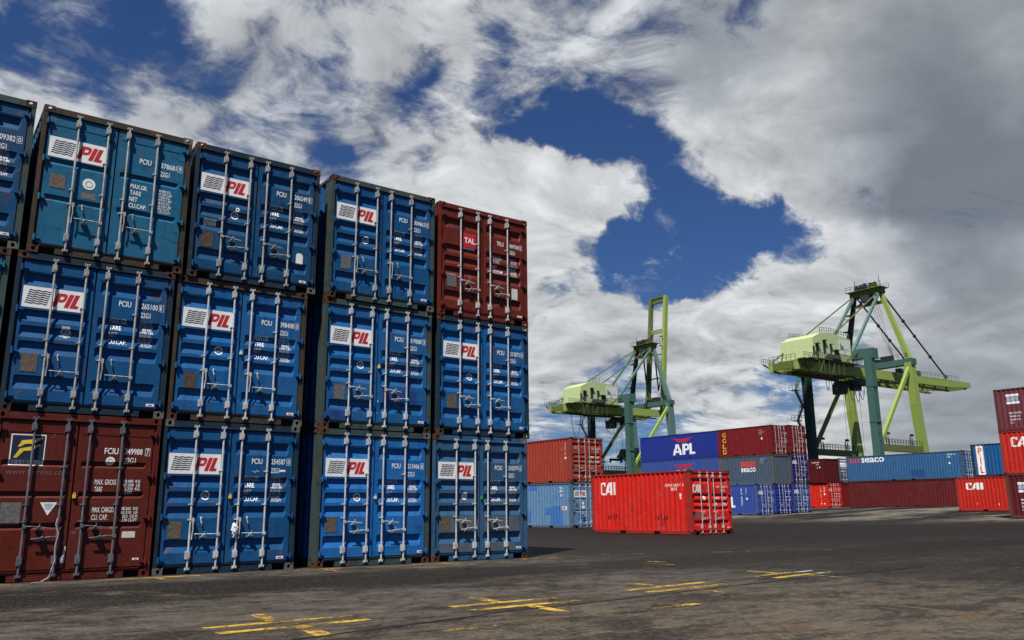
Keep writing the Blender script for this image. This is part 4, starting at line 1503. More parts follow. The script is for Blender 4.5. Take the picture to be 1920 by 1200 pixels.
def cai_side(sh, L):
    sh('logo_lettering').shape(CAI_LOGO, .60, 1.60, 1.66, 2.22, M_SIGNW)
    fl = sh('number_lettering')
    fl.text('CAIU 266271 3', 4.62, 5.62, 1.94, 2.05, M_WHITE, 0, .012)
    fl.text('22G1', 4.95, 5.25, 1.78, 1.89, M_WHITE, 0, .012)
    fl.disc(5.44, 1.59, .075, M_SIGNW, 0)
    fl.rect(5.42, 5.50, 1.42, 1.52, M_SIGNW)
    sc = sh('scrape_marks')
    rg = random.Random(3)
    for a, n in ((1.05, 5), (3.95, 5)):
        for k in range(n):
            u = a + k * .17
            h = rg.uniform(.10, .26)
            sc.poly([[(u, .58), (u + .06, .56 + h * .3), (u + .075, .60 + h), (u + .02, .66 + h)]], M_SCRAPE)
    for k in range(7):
        u, v = 2.2 + rg.uniform(0, .8), .80 + rg.uniform(-.06, .2)
        sc.poly([[(u, v), (u + .1, v + .03), (u + .12, v + .06), (u + .03, v + .05)]], M_SCRAPE2)
    sc.rect(4.30, 4.62, .32, .66, M_SCRAPE2)


M_SCRAPE = plain('bare_rusty_scrape', (0.018, 0.006, 0.005), .8)
M_SCRAPE2 = plain('darker_red_repair_paint', (0.36, 0.020, 0.014), .55)
M_REPB = plain('blue_repair_paint', (0.045, 0.16, 0.42), .5, 0, .2)
M_REPN = plain('navy_repair_paint', (0.02, 0.045, 0.22), .5, 0, .2)
M_REPM = plain('brown_repair_paint', (0.10, 0.018, 0.018), .6, 0, .2)
M_REPP = plain('indigo_repair_paint', (0.02, 0.07, 0.22), .5, 0, .2)
M_CORAL = plain('coral_vinyl', (0.62, 0.05, 0.04), .5, 0, .15)
M_ORG = plain('orange_sticker', (0.75, 0.25, 0.02), .5)

container(14.75, 8.52, 0.0, CAI_RED, 'bright red container alone on the open asphalt, dented, with white logo letters', frame_m=paint('red_rail', (0.34, 0.022, 0.014), .60, .3, .5),
          cast=CASTY, doors=cai_doors, side=cai_side, rods=M_REDROD, style=1)


def rust_side(sh, L):
    fl = sh('number_lettering')
    vertical_text(fl, 'TTNU 269170 1', L - .98, L - .91, 2.28, .125, M_WHITE)
    vertical_text(fl, '22G1', L - .62, L - .55, 2.28, .12, M_WHITE)
    fl.rect(L - .66, L - .55, 1.56, 1.74, M_ORG)
    fl.disc(L - .58, 1.40, .07, M_SIGNW)


def rust_doors(sheet):
    number(sheet, 'TTNU', '269170', '1', 1.90, False)
    weights(sheet, 1.52, 31, ())
    sheet(-1, 'emblem_lettering').text('TEX', .15, .5, 1.90, 2.02, M_FAINT, 0, .02)
    plate(sheet, .2, .45, .62, .92, M_PLATEG)


def pale_side(sh, L):
    fl = sh('repair_patch')
    fl.rect(1.85, 2.75, 2.18, 2.42, M_REPB)
    fl.rect(L - 2.05, L - 1.0, .17, 1.25, M_REPB)
    fl.rect(L - 2.55, L - 2.05, .75, 1.15, M_REPB)
    fl.poly([[(1.8, .3), (2.0, .25), (2.15, .9), (1.95, 1.05)], [(1.55, .72), (1.78, .76), (1.75, .92), (1.57, .88)]], M_REPB)
    fl2 = sh('number_lettering')
    fl2.text('PCIU', L - 1.2, L - .92, 2.22, 2.34, M_WHITE, 0, .02)
    fl2.text('245310', L - 1.2, L - .85, 2.04, 2.15, M_WHITE, 0, .02)
    fl2.text('22G1', L - 1.12, L - .9, 1.80, 1.92, M_WHITE, 0, .02)
    fl3 = sh('small_sign')
    fl3.rect(L - 1.18, L - .55, 1.02, 1.22, M_SIGNW, 0)
    fl3.disc(L - .80, 1.12, .075, M_SIGNR, 1)


def pale_doors(sheet):
    wave_sign(sheet, .135, 1.06, 1.74, 2.12)
    fl = sheet(-1, 'white_emblem')
    fl.disc(.80, 1.40, .09, M_SIGNW, 0)
    fl.rect(.70, .92, 1.10, 1.26, M_SIGNW, 0)
    number(sheet, 'PCIU', '245310', '4', 1.9)
    fl = sheet(-1, 'paint_scar')
    fl.poly([[(.4, .3), (.62, .35), (.6, .75), (.42, .8)], [(.75, .25), (1.0, .4), (.95, .7), (.8, .62)]], M_REPB)
    fl.rect(.28, .46, 1.16, 1.38, M_PLATE)


YARD = 'containers stacked across the yard'
container(20.2, 22.4, 0.0, PALEBLUE, 'bleached light blue container with flaked paint under the brick orange one', frame_m=PALEBLUE_F, cast=CASTY, doors=pale_doors, side=pale_side, grooves=TWO, group=YARD)
container(20.2, 22.4, CH, ORANGE, 'brick orange container standing on the bleached light blue one', frame_m=paint('orange_rail', (0.25, 0.045, 0.025), .45, .3, .4), cast=CASTY, doors=rust_doors, side=rust_side, rods=M_REDROD, group=YARD)


def apl_marks(u0, u1, v0, h, eagle=True):
    def fn(sh, L):
        if eagle:
            sh('eagle_emblem').shape(EAGLE, u0 + .0, u1 - .15, v0 + h + .14, v0 + h + .64, M_SIGNR)
        sh('logo_lettering').shape(APL_LOGO, u0, u1, v0, v0 + h, M_SIGNW)
    return fn


def apl_low_side(sh, L):
    apl_marks(1.62, 3.6, .62, .92)(sh, L)
    fl = sh('number_lettering')
    vertical_text(fl, 'APLU 693351', L - 1.75, L - 1.62, 2.25, .14, M_WHITE)
    vertical_text(fl, '22G1', L - 1.25, L - 1.12, 2.25, .14, M_WHITE)
    fl.disc(L - 1.15, 1.35, .10, M_SIGNW)


def small_doors(letters, num, seed, m=M_SIGNW):
    def fn(sheet):
        if letters:
            if letters == 'APL':
                sheet(-1, 'logo_lettering').shape(APL_LOGO, .15, .85, 1.70, 2.0, m)
            else:
                sheet(-1, 'logo_lettering').text(letters, .15, .75, 1.72, 1.98, m, 0, .01)
        number(sheet, letters[:3] + 'U' if letters else 'CRXU', num, '4', 1.88, False)
        weights(sheet, 1.5, seed, ())
    return fn


G0 = ground_z(50, 31)
container(48.3, 31.3, G0, NAVY3, 'royal blue container, lowest left of the stack behind the lone red one', frame_m=paint('royal_blue_rail', (.06, .09, .22), .5), cast=CASTY, doors=small_doors('APL', '693351', 41), side=apl_low_side, grooves=TWO, group=YARD)
container(50.78, 31.3, ground_z(52, 31), NAVY, 'navy container on the ground, middle of three door ends in a row', frame_m=NAVY, cast=CASTY, doors=small_doors('', '480211', 42), group=YARD)
container(53.34, 31.3, ground_z(54.5, 31), NAVY2, 'faded navy container on the ground, right of the three door ends', frame_m=paint('navy_rail', (.05, .06, .16), .5), cast=CASTY, doors=small_doors('APL', '227906', 43), grooves=FOURG, group=YARD)


def seaco_side(sh, L):
    fl = sh('logo_lettering')
    for k in range(3):
        fl.rect(2.55, 4.15, 1.62 + k * .155, 1.62 + k * .155 + .125, M_CORAL)
    fl.text('seaco', 2.55, 4.15, 1.14, 1.52, M_SIGNW, 0, .022)
    text_rows(sh, 'number_lettering', [('GESU 330', L - 1.35, L - .7, 2.18, 2.30), ('22G1', L - 1.35, L - .9, 2.00, 2.12), ('US', L - 1.3, L - 1.1, 1.82, 1.93)], M_FAINT)
    sh('repair_patch').rect(L - .95, L - .6, 1.98, 2.14, M_REPN)


zt = G0 + CH
container(50.75, 31.3, zt, GREY, 'slate grey container with coral and white logo and a blank end, middle tier', flip=True, frame_m=GREYF, cast=CASTY, side=seaco_side, group=YARD)
container(53.40, 31.3, ground_z(54.5, 31) + CH, INDIGO, 'indigo container with white letters beside the slate grey one, middle tier', frame_m=paint('indigo_rail', (.06, .06, .14), .5), cast=CASTY, doors=small_doors('APL', '551190', 44), group=YARD)


def gold_side(sh, L):
    vertical_text(sh('name_lettering'), 'GOLD', .55, .98, 2.24, .52, M_YEL)
    text_rows(sh, 'number_lettering', [('GLDU', L - 1.35, L - 1.05, 2.14, 2.24), ('306221', L - 1.35, L - .75, 1.96, 2.06), ('22G1', L - 1.35, L - 1.05, 1.78, 1.88)], M_FAINT)
    sh('small_sign').rect(L - 1.14, L - 1.0, 1.35, 1.55, M_PAPER)


container(50.82, 31.3, zt + CH, GOLDM, 'crimson maroon container with a column of yellow letters, top of its stack', frame_m=GOLDM, cast=CASTY, doors=small_doors('', '306221', 45), side=gold_side, grooves=THREE, rods=M_REDROD, group=YARD)
container(53.38, 31.3, ground_z(54.5, 31) + 2 * CH, GOLDM, 'crimson maroon container on the indigo one, showing only its doors', frame_m=GOLDM, cast=CASTY, doors=small_doors('', '306118', 46), grooves=THREE, rods=M_REDROD, group=YARD)

# forty foot stack behind
GA = ground_z(56, 45)
L40 = 12.192
container(55.0, 39.6, GA, LONGM, 'dull maroon long container hidden at the foot of the two navy ones', L=L40, frame_m=LONGM, cast=CASTY, group=YARD)
container(55.0, 39.6, GA + CH, NAVY2, 'faded navy long container, second below the top, with a red emblem', L=L40, H=2.896, frame_m=NAVY2, cast=CASTY, side=apl_marks(4.75, 7.85, .62, 1.12), group=YARD)
container(55.0, 39.6, GA + CH + 2.896, NAVY, 'navy long container with big white letters, highest behind the lone red one', L=L40, frame_m=NAVY, cast=CASTY, doors=small_doors('APL', '884102', 47), side=apl_marks(4.75, 7.85, .42, 1.12), group=YARD)


# row of red and maroon ones further right
def red_side(sh, L):
    fl = sh('number_lettering')
    vertical_text(fl, 'TGHU 314 22', L - 1.0, L - .88, 2.2, .15, M_WHITE)
    vertical_text(fl, '22G1', L - .55, L - .43, 2.2, .15, M_WHITE)
    fl.disc(L - .48, 1.42, .10, M_SIGNW)
    fl.disc(L - .95, .42, .08, M_SIGNW)
    fl.disc(L - .58, .42, .08, M_SIGNW)


GR = ground_z(70, 38)
container(69.5, 38.5, GR, CAI_RED2, 'vivid red container on the ground under the deep maroon one', frame_m=CAI_RED2, cast=CASTY, doors=small_doors('CR', '314220', 51), side=red_side, rods=M_REDROD, group=YARD)


def deep_side(sh, L):
    fl = sh('number_lettering')
    fl.text('CLHU 281', L - 1.7, L - .75, 2.12, 2.26, M_WHITE, 0, .012)
    fl.text('22G1', L - 1.2, L - .85, 1.90, 2.02, M_WHITE, 0, .012)
    fl.disc(L - .75, 1.66, .09, M_SIGNW)
    fl.disc(L - 1.05, 1.62, .06, M_SIGNW)


container(69.4, 38.5, GR + CH, DEEPM, 'deep maroon container with a blank end standing on the vivid red one', flip=True, frame_m=DEEPM, cast=CASTY, side=deep_side, group=YARD)
container(72.05, 38.5, ground_z(73, 38), DEEPR, 'deep red container with a blank end, right of the vivid red one', flip=True, frame_m=DEEPR, cast=CASTY, group=YARD)


def whitel(sheet):
    sheet(-1, 'white_panel').rect(.12, 1.16, 1.52, 2.42, M_SIGNW, 0)
    fl = sheet(1, 'white_panel')
    fl.rect(1.20, 2.32, 1.52, 2.42, M_SIGNW, 0)
    fl.rect(1.66, 2.32, .72, 1.52, M_SIGNW, 0)
    sheet(-1, 'weight_lettering').text('CRXU 3307', .2, .9, 1.1, 1.3, M_WHITE, 0, .012)


container(72.0, 38.5, ground_z(73, 38) + CH, STEELB, 'grey blue container with a large white door panel, left of the long steel blue one', frame_m=STEELB, cast=CASTY, doors=whitel, group=YARD)

GM = ground_z(70.5, 30)


def seab_side(sh, L):
    fl = sh('logo_lettering')
    for k in range(3):
        fl.rect(.42 + k * .42, .66 + k * .42, 1.92, 2.34, M_CORAL)
    fl.text('seaco', 1.72, 4.25, 1.90, 2.40, M_SIGNW, 0, .022)
    sh('repair_patch').rect(6.9, 8.35, .30, .98, M_REPP)
    text_rows(sh, 'number_lettering', [('SEGU 413', L - 1.5, L - .7, 2.20, 2.34), ('42G1', L - 1.5, L - 1.2, 1.96, 2.10)], M_WHITE)
    sh('small_sign').disc(L - 1.35, 1.45, .09, M_SIGNW)


container(70.0, 24.2, GM, LONGM, 'dull maroon long container on the ground under the steel blue one', L=L40, frame_m=LONGM, cast=CASTY, group=YARD)
container(70.0, 24.2, GM + CH + .02, SEAB, 'long steel blue container with a white and red logo at its upper left', L=L40, frame_m=paint('steel_blue_rail', (.05, .09, .15), .5), cast=CASTY, doors=small_doors('', '413377', 52), side=seab_side, rods=M_GALV, group=YARD)
container(72.6, 24.2, GM, DARKM, 'wine red container on the ground behind the dull maroon long one', frame_m=DARKM, cast=CASTY, flip=True, group=YARD)
container(72.6, 24.2, GM + CH, GREY, 'slate grey container with a blank end right of the long steel blue one', frame_m=GREYF, cast=CASTY, flip=True, group=YARD)

GC = ground_z(57.5, 15)


def cai2_side(sh, L):
    sh('logo_lettering').shape(CAI_LOGO, .75, 2.05, 1.62, 2.14, M_SIGNW)
    sc = sh('scrape_marks')
    rg = random.Random(9)
    for k in range(7):
        u = 1.0 + k * .5 + rg.uniform(-.1, .1)
        v = rg.uniform(.3, .5)
        sc.poly([[(u, v), (u + .06, v + .02), (u + .05, v + .16), (u + .01, v + .12)]], M_PAPER if k % 3 == 1 else M_SCRAPE2)


container(56.5, 12.45, GC, CAI_RED3, 'clear red container on the ground with white logo letters, near the right edge', frame_m=paint('clear_red_rail', (.36, .03, .02), .6), cast=CASTY, side=cai2_side, doors=cai_doors, group=YARD)


def pilv_side(sh, L):
    fl = sh('logo_panel')
    fl.rect(.38, .98, .16, 2.46, M_SIGNW, 0)
    fl.text('P', .54, .84, 1.78, 2.30, M_SIGNR, 1, .0)
    fl.text('I', .66, .73, 1.02, 1.50, M_SIGNB, 1, .0)
    fl.text('L', .56, .84, .30, .80, M_SIGNB, 1, .0)


container(59.05, 12.2, ground_z(60, 15), DARKM, 'wine red container on the ground hidden behind the clear red one', frame_m=DARKM, cast=CASTY, group=YARD)
container(59.05, 12.2, ground_z(60, 15) + CH, BLUE_C, 'blue container with a tall white panel of upright letters near the right edge', frame_m=RAILBLUE, cast=CASTY, side=pilv_side, doors=pale_doors, grooves=TWO, group=YARD)


def wave_panel_side(big):
    def fn(sh, L):
        fl = sh('logo_panel')
        u0, u1, v0, v1 = (.68, 1.42, 1.62, 2.22) if big else (.66, 1.6, 1.5, 2.1)
        fl.rect(u0, u1, v0, v0 + (v1 - v0) * .24, M_SIGNW, 0)
        fl.rect(u0, u1, v1 - (v1 - v0) * .24, v1, M_SIGNW, 0)
        fl.rect(u0, u1, v0 + (v1 - v0) * .24, v1 - (v1 - v0) * .24, M_REPN, 0)
        wavy(fl, u0 + .04, u1 - .04, v0 + (v1 - v0) * .3, v1 - (v1 - v0) * .3, M_SIGNW, 4)
        text_rows(sh, 'number_lettering', [('MAX GROSS', u0 + .1, u0 + .78, 1.02, 1.12), ('30480 KG', u0 + .1, u0 + .68, .82, .92), ('2220 KG', u0 + .1, u0 + .68, .62, .72), ('CU', u0 + .1, u0 + .3, .44, .52)])
        if big:
            sh('repair_patch').rect(1.62, 2.9, .16, .72, M_REPM)
    return fn


GS = ground_z(44.5, 6)


def cai3_side(sh, L):
    sh('logo_lettering').shape(CAI_LOGO, .62, 1.80, 1.62, 2.20, M_SIGNW)


RS = 'containers of the stack at the right picture edge'
container(43.3, 9.0 - 6.058, GS, DARKM, 'wine red container at the foot of the stack at the right picture edge', frame_m=paint('wine_rail', (.11, .045, .03), .65), cast=CASTY, side=wave_panel_side(False), group=RS)
container(43.3, 9.0 - 6.058, GS + CH, CAI_RED3, 'clear red container in the middle of the stack at the right picture edge', frame_m=paint('clear_red_rail', (.36, .03, .02), .6), cast=CASTY, side=cai3_side, group=RS)
container(43.3, 9.0 - 6.058, GS + 2 * CH, PINKM, 'pinkish maroon container topmost of the stack at the right picture edge', frame_m=paint('pinkish_rail', (.11, .03, .035), .5), cast=CASTY, side=wave_panel_side(True), group=RS)

# ------------------------------------------------------------------ quay cranes
def crane_paint(name, rgb, dirt=.4):
    return paint(name, rgb, .34, .35, dirt + .2, .5, .3)


LIME = crane_paint('lime_crane_paint', (0.265, 0.36, 0.075))
LIMED = crane_paint('olive_shaded_lime_paint', (0.120, 0.150, 0.032), .6)  # lime darkened to olive: shade put into the colour of far and underside parts
TEAL = crane_paint('teal_crane_paint', (0.050, 0.125, 0.102))
TEALL = crane_paint('pale_teal_crane_paint', (0.105, 0.190, 0.165))
DARKG = crane_paint('dark_green_and_shaded_leg_paint', (0.009, 0.032, 0.024), .5)  # far legs carry their shade in this colour; also dark stays and spreader
HOUSE = crane_paint('pale_green_house_paint', (0.44, 0.53, 0.25), .3)
M_ROPE = plain('steel_rope', (0.11, 0.115, 0.12), .6)
M_DGEAR = plain('dark_machinery', (0.03, 0.035, 0.035), .6)
M_RAILC = plain('olive_handrail_paint', (0.075, 0.10, 0.04), .6)
M_TEALV = plain('teal_vinyl', (0.03, 0.26, 0.27), .5)
M_PINKV = plain('pale_pink_vinyl', (0.62, 0.50, 0.46), .5)


def crane(x, y, z0, raised, label):
    root = thing('quay_crane', (x, y, z0), label, 'crane', 'quay cranes')
    Z = 1.9                                     # heights below are above the datum, the rail is at 1.9

    def P(a, b, c):
        return (a, b, c - Z)
    HY = 7.35

    def part(name, fn, m, par=None):
        mb = MB()
        fn(mb)
        return mb.build(name, m, par if par is not None else root)

    def rail(mb, a, b, n, h=1.1, r=.07):
        a, b = Vector(a), Vector(b)
        for i in range(n + 1):
            q = a + (b - a) * i / n
            mb.beam(q, q + Vector((0, 0, h)), r)
        mb.beam(a + Vector((0, 0, h)), b + Vector((0, 0, h)), r)
        mb.beam(a + Vector((0, 0, h * .55)), b + Vector((0, 0, h * .55)), r * .8)
    hm = LIME if not raised else TEALL
    # legs, each with its bogie
    for sy in (-1, 1):
        lm = TEAL if sy < 0 else DARKG
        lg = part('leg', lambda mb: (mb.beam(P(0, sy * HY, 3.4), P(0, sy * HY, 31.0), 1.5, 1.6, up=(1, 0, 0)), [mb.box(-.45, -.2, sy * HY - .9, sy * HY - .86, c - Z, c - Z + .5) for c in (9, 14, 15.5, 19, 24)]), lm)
        part('leg_flange', lambda mb: [mb.box(-.86, .86, sy * HY - .92, sy * HY + .92, c - Z, c + .16 - Z) for c in (8.2, 17.5, 24.6)], lm, lg)
        sg = part('leg', lambda mb: (mb.beam(P(17.9, sy * HY, 3.4), P(15.9, sy * HY, 22.0), 1.45, 1.9, up=(1, 0, 0)), mb.beam(P(15.9, sy * HY, 22.0), P(15.35, sy * HY, 31.0), 1.45, 1.8, up=(1, 0, 0))), LIME if not raised else TEALL)
        for par, xx in ((lg, 0), (sg, 18.0)):
            part('bogie', lambda mb: (mb.box(xx - .6, xx + .6, sy * HY - 2.2, sy * HY + 2.2, 2.4 - Z, 3.4 - Z), [mb.tube([(xx - .2, sy * HY + q, 2.2 - Z), (xx + .2, sy * HY + q, 2.2 - Z)], .3, 10) for q in (-1.7, -.6, .6, 1.7)]), M_DGEAR, par)
    for xx, m_ in ((0, TEAL), (18.0, LIME)):
        part('sill_beam', lambda mb: mb.box(xx - .5, xx + .5, -HY + .9, HY - .9, 3.5 - Z, 5.0 - Z), m_)
    for sy in (-1, 1):
        pb_ = part('portal_beam', lambda mb: mb.box(.85, 16.0, sy * HY - .6, sy * HY + .6, 12.0 - Z, 13.3 - Z), LIMED)

        def prl(mb):
            rail(mb, P(1.2, sy * HY - .65, 13.3), P(15.6, sy * HY - .65, 13.3), 14)
            rail(mb, P(1.2, sy * HY + .65, 13.3), P(15.6, sy * HY + .65, 13.3), 14)
        part('handrail', prl, M_RAILC, pb_)
        for fx in (3.2, 12.2):
            part('floodlight', lambda mb: (mb.tube([P(fx, sy * HY, 13.3), P(fx, sy * HY, 15.2), P(fx + .3, sy * HY, 15.7), P(fx + .9, sy * HY, 15.75)], .13, 6), mb.tube([P(fx + .75, sy * HY, 13.3), P(fx + .75, sy * HY, 15.0)], .11, 6),
                                           mb.box(fx + .5, fx + 1.1, sy * HY - .3, sy * HY + .3, 15.3 - Z, 15.75 - Z)), M_DGEAR, pb_)
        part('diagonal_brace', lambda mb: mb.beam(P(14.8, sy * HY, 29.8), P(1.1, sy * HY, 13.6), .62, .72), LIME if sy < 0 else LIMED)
    # upper cross beams
    part('cross_beam', lambda mb: (mb.box(-.2, 1.9, -HY - .95, HY + .95, 30.6 - Z, 32.4 - Z), mb.box(-.3, 2.0, -HY - 1.0, -HY + 1.0, 30.3 - Z, 30.6 - Z)), TEAL)
    sb = part('cross_beam', lambda mb: mb.box(14.6, 16.5, -HY - .95, HY + .95, 30.5 - Z, 31.8 - Z), TEAL)

    def gear_on(mb):
        rail(mb, P(14.7, -HY, 31.8), P(14.7, HY, 31.8), 14)
        mb.box(14.9, 16.2, -3.6, -1.2, 31.8 - Z, 33.0 - Z)
        mb.box(15.0, 16.0, -.6, .8, 31.8 - Z, 32.6 - Z)
    part('hoist_gear', gear_on, M_DGEAR, sb)
    # fixed girder
    xh = 17.0 if raised else 16.5

    def girder(mb, xa, xb, za, zb, sy):
        mb.beam(P(xa, sy * 2.9, za), P(xb, sy * 2.9, zb), .95, 1.9)
    for sy in (-1, 1):
        part('girder', lambda mb: girder(mb, -18.0, xh, 28.1, 28.6, sy), LIME)

    def ties(mb):
        for q in (-17.8, -14.5, -11, -7, -2, 3, 8, 13):
            mb.beam(P(q, -2.42, 28.1), P(q, 2.42, 28.1), .5, 1.2)
        for q in (-17.6, -12.8, -8):
            mb.beam(P(q, -2.4, 27.6), P(q + 5, 2.4, 27.6), .25)
        mb.box(-17.5, 15.5, -2.35, -1.9, 27.05 - Z, 27.35 - Z)
        mb.box(-17.5, 15.5, 1.9, 2.35, 27.05 - Z, 27.35 - Z)
    part('girder_ties', ties, LIMED)

    def walk(mb):
        mb.box(-18.2, -14.0, -4.9, -3.4, 29.0 - Z, 29.12 - Z)
        mb.box(-14.0, .5, -5.2, -3.4, 29.3 - Z, 29.45 - Z)
        rail(mb, P(-18.2, -4.9, 29.1), P(-14.0, -4.9, 29.1), 6)
        rail(mb, P(-14.0, -5.2, 29.4), P(-4.0, -5.2, 29.4), 14)
        rail(mb, P(-18.2, -3.0, 29.05), P(-18.2, 3.0, 29.05), 6)
        rail(mb, P(-18.2, 4.9, 29.1), P(-14.0, 4.9, 29.1), 6)
        for q in range(6):
            mb.beam(P(-13.6 + q * 1.6, -5.1, 29.4), P(-13.6 + q * 1.6, -5.1, 26.6), .09)
        mb.beam(P(-14.0, -5.1, 26.6), P(-7.8, -5.1, 26.6), .14)
        mb.beam(P(-13.6, -5.1, 26.6), P(-12.0, -5.1, 29.3), .11)
        mb.beam(P(-9.6, -5.1, 26.6), P(-8.2, -5.1, 29.3), .11)
        mb.beam(P(-18.1, -4.6, 29.0), P(-14.6, -3.4, 27.2), .28)
        mb.beam(P(-18.1, 4.6, 29.0), P(-14.6, 3.4, 27.2), .28)
        for q in range(5):
            mb.beam(P(-17.6 + q * .9, -5.0, 29.1), P(-17.6 + q * .9, -3.4, 27.6), .12)
        mb.box(-17.0, -15.0, -5.6, -4.9, 29.1 - Z, 29.2 - Z)
        mb.beam(P(-4.0, -5.2, 29.4), P(.4, -5.2, 32.4), .16)
        mb.beam(P(-4.0, -4.4, 29.4), P(.4, -4.4, 32.4), .16)
        for q in range(9):
            mb.beam(P(-4 + q * .5, -5.2, 29.4 + q * .34), P(-4 + q * .5, -4.4, 29.4 + q * .34), .12)
    part('walkway', walk, M_RAILC)

    def deck(mb):
        mb.box(-14.2, .1, -3.9, 3.9, 29.16 - Z, 29.75 - Z)
        for q in (-12, -8.5, -5, -1.5):
            mb.box(q - .3, q + .3, -3.8, 3.8, 28.95 - Z, 29.16 - Z)
    part('house_deck', deck, LIMED)
    hs = part('machinery_house', lambda mb: mb.extrude([(-13.6, 29.8 - Z), (-.4, 29.8 - Z), (-.2, 34.7 - Z), (-6.5, 35.3 - Z), (-10.4, 35.0 - Z), (-13.1, 33.8 - Z)], -3.75, 3.75), HOUSE)

    def louvre(mb, a, b, c, e):
        mb.box(a, b, -3.79, -3.74, c - Z, e - Z, M_DGEAR)
        mb.box(a - .15, b + .15, -4.25, -3.76, e - Z, e + .12 - Z, LIMED)
    for a, b, c, e in ((-12.4, -11.5, 30.0, 32.6), (-9.9, -9.0, 30.9, 33.5), (-7.6, -7.1, 30.6, 32.9), (-6.2, -4.8, 30.0, 31.9), (-13.4, -13.1, 30.0, 31.8)):
        part('house_door', lambda mb: louvre(mb, a, b, c, e), M_DGEAR, hs)

    def sign(mb):
        mb.box(-4.4, -.45, -3.80, -3.76, 31.3 - Z, 34.3 - Z, M_PAPER)
        mb.add([(-4.1, -3.83, 32.3 - Z), (-2.7, -3.83, 32.2 - Z), (-2.9, -3.83, 32.9 - Z), (-3.5, -3.83, 33.2 - Z), (-4.0, -3.83, 33.7 - Z)], [(0, 1, 2, 3, 4)], M_TEALV)
        mb.box(-2.5, -.9, -3.83, -3.81, 32.3 - Z, 32.75 - Z, M_PINKV)
        vs, fs = text_mesh('2')
        mb.add([(-2.9 + vx * .9, -3.83, 31.45 - Z + vy * .9) for vx, vy in vs], fs, M_DGEAR)
    part('house_sign', sign, M_PAPER, hs)

    def hrail(mb):
        rail(mb, P(-10.4, -3.6, 35.0), P(-6.5, -3.6, 35.3), 5)
        rail(mb, P(-6.5, -3.6, 35.3), P(-.4, -3.6, 34.75), 7)
        rail(mb, P(-10.4, 3.6, 35.0), P(-6.5, 3.6, 35.3), 5)
        rail(mb, P(-6.5, 3.6, 35.3), P(-.4, 3.6, 34.75), 7)
        mb.tube([P(-6.5, -1, 35.2), P(-6.5, -1, 37.0)], .08, 5)
    part('roof_handrail', hrail, M_RAILC, hs)

    def gearbox(mb):
        mb.tube([P(-9.5, -4.5, 29.7), P(-6.8, -4.5, 29.7)], .95, 10)
        mb.box(-10.2, -6.2, -5.0, -3.95, 28.9 - Z, 29.9 - Z)
        mb.tube([P(-6.2, -4.4, 30.6), P(-5.2, -4.4, 29.8), P(-4.8, -4.4, 28.6)], .16, 6)
    part('winch', gearbox, M_DGEAR, hs)
    # A-frame
    ap = {-1: P(14.5, -3.0, 47.6), 1: P(14.5, 3.0, 47.6)}
    for sy in (-1, 1):
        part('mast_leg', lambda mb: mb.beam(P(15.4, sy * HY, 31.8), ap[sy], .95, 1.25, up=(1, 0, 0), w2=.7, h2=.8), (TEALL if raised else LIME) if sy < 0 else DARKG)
        part('back_strut', lambda mb: mb.beam(P(.9, sy * 3.4, 32.3), ap[sy], .52), TEALL)
        part('backstay', lambda mb: mb.beam(ap[sy], P(-14.6 if sy < 0 else -17.4, sy * 3.1, 29.2), .22), LIMED)

    def apex(mb):
        mb.box(13.7, 15.3, -3.8, 3.8, 46.9 - Z, 48.1 - Z, LIMED)
        mb.beam(P(14.6, -3.2, 44.9), P(14.6, 3.2, 44.9), .45, .6, LIMED)
        mb.box(12.9, 16.2, -4.2, 4.2, 48.1 - Z, 48.22 - Z, LIMED)
    apx = part('mast_head', apex, LIMED)

    def sheaves(mb):
        for q in (-2.2, -1.2, .2, 1.2, 2.2):
            mb.tube([P(14.2, q - .2, 48.9), P(14.2, q + .2, 48.9)], .75 if q != .2 else .95, 10)
        mb.box(13.2, 15.2, -1.0, 1.0, 45.4 - Z, 46.9 - Z)
        rail(mb, P(12.9, -4.2, 48.2), P(12.9, 4.2, 48.2), 7)
        rail(mb, P(16.2, -4.2, 48.2), P(16.2, 4.2, 48.2), 7)
        mb.tube([P(15.6, -2.4, 48.2), P(15.6, -2.4, 51.4)], .07, 5)
        mb.tube([P(13.2, 2.0, 48.2), P(13.2, 2.0, 50.6)], .07, 5)
    part('sheave_gear', sheaves, M_DGEAR, apx)

    def head_truss(mb):
        for sy in (-1, 1):
            mb.beam(P(13.4, sy * 3.4, 48.1), P(14.6, sy * 3.1, 45.0), .22)
            mb.beam(P(15.8, sy * 3.4, 48.1), P(14.6, sy * 3.1, 45.0), .22)
        mb.beam(P(14.6, -3.1, 45.0), P(14.2, 3.0, 47.0), .2)
        mb.beam(P(14.6, 3.1, 45.0), P(14.2, -3.0, 47.0), .2)
        mb.box(13.0, 14.2, -2.8, -1.6, 48.2 - Z, 49.2 - Z)
        mb.box(14.8, 15.9, 1.0, 2.9, 48.2 - Z, 49.0 - Z)
    part('head_truss', head_truss, LIMED, apx)

    # ladders and landings on the far mast leg and the far land leg
    def stairs(mb):
        zz = 12.6
        s = 1
        while zz < 26:
            mb.beam(P(-3.4 if s > 0 else -1.2, HY + .6, zz), P(-1.2 if s > 0 else -3.4, HY + .6, zz + 3.2), .5, .18)
            mb.beam(P(-3.4 if s > 0 else -1.2, HY + .6, zz + 1.1), P(-1.2 if s > 0 else -3.4, HY + .6, zz + 4.3), .08)
            mb.box(-4.4 if s < 0 else -1.6, -3.0 if s < 0 else -.6, HY - .2, HY + 1.4, zz + 3.1 - Z, zz + 3.22 - Z)
            if s < 0:
                rail(mb, P(-4.4, HY - .2, zz + 3.2), P(-4.4, HY + 1.4, zz + 3.2), 2)
                rail(mb, P(-4.4, HY - .2, zz + 3.2), P(-.9, HY - .2, zz + 3.2), 3)
            zz += 3.2
            s = -s
    part('stairway', stairs, TEAL)

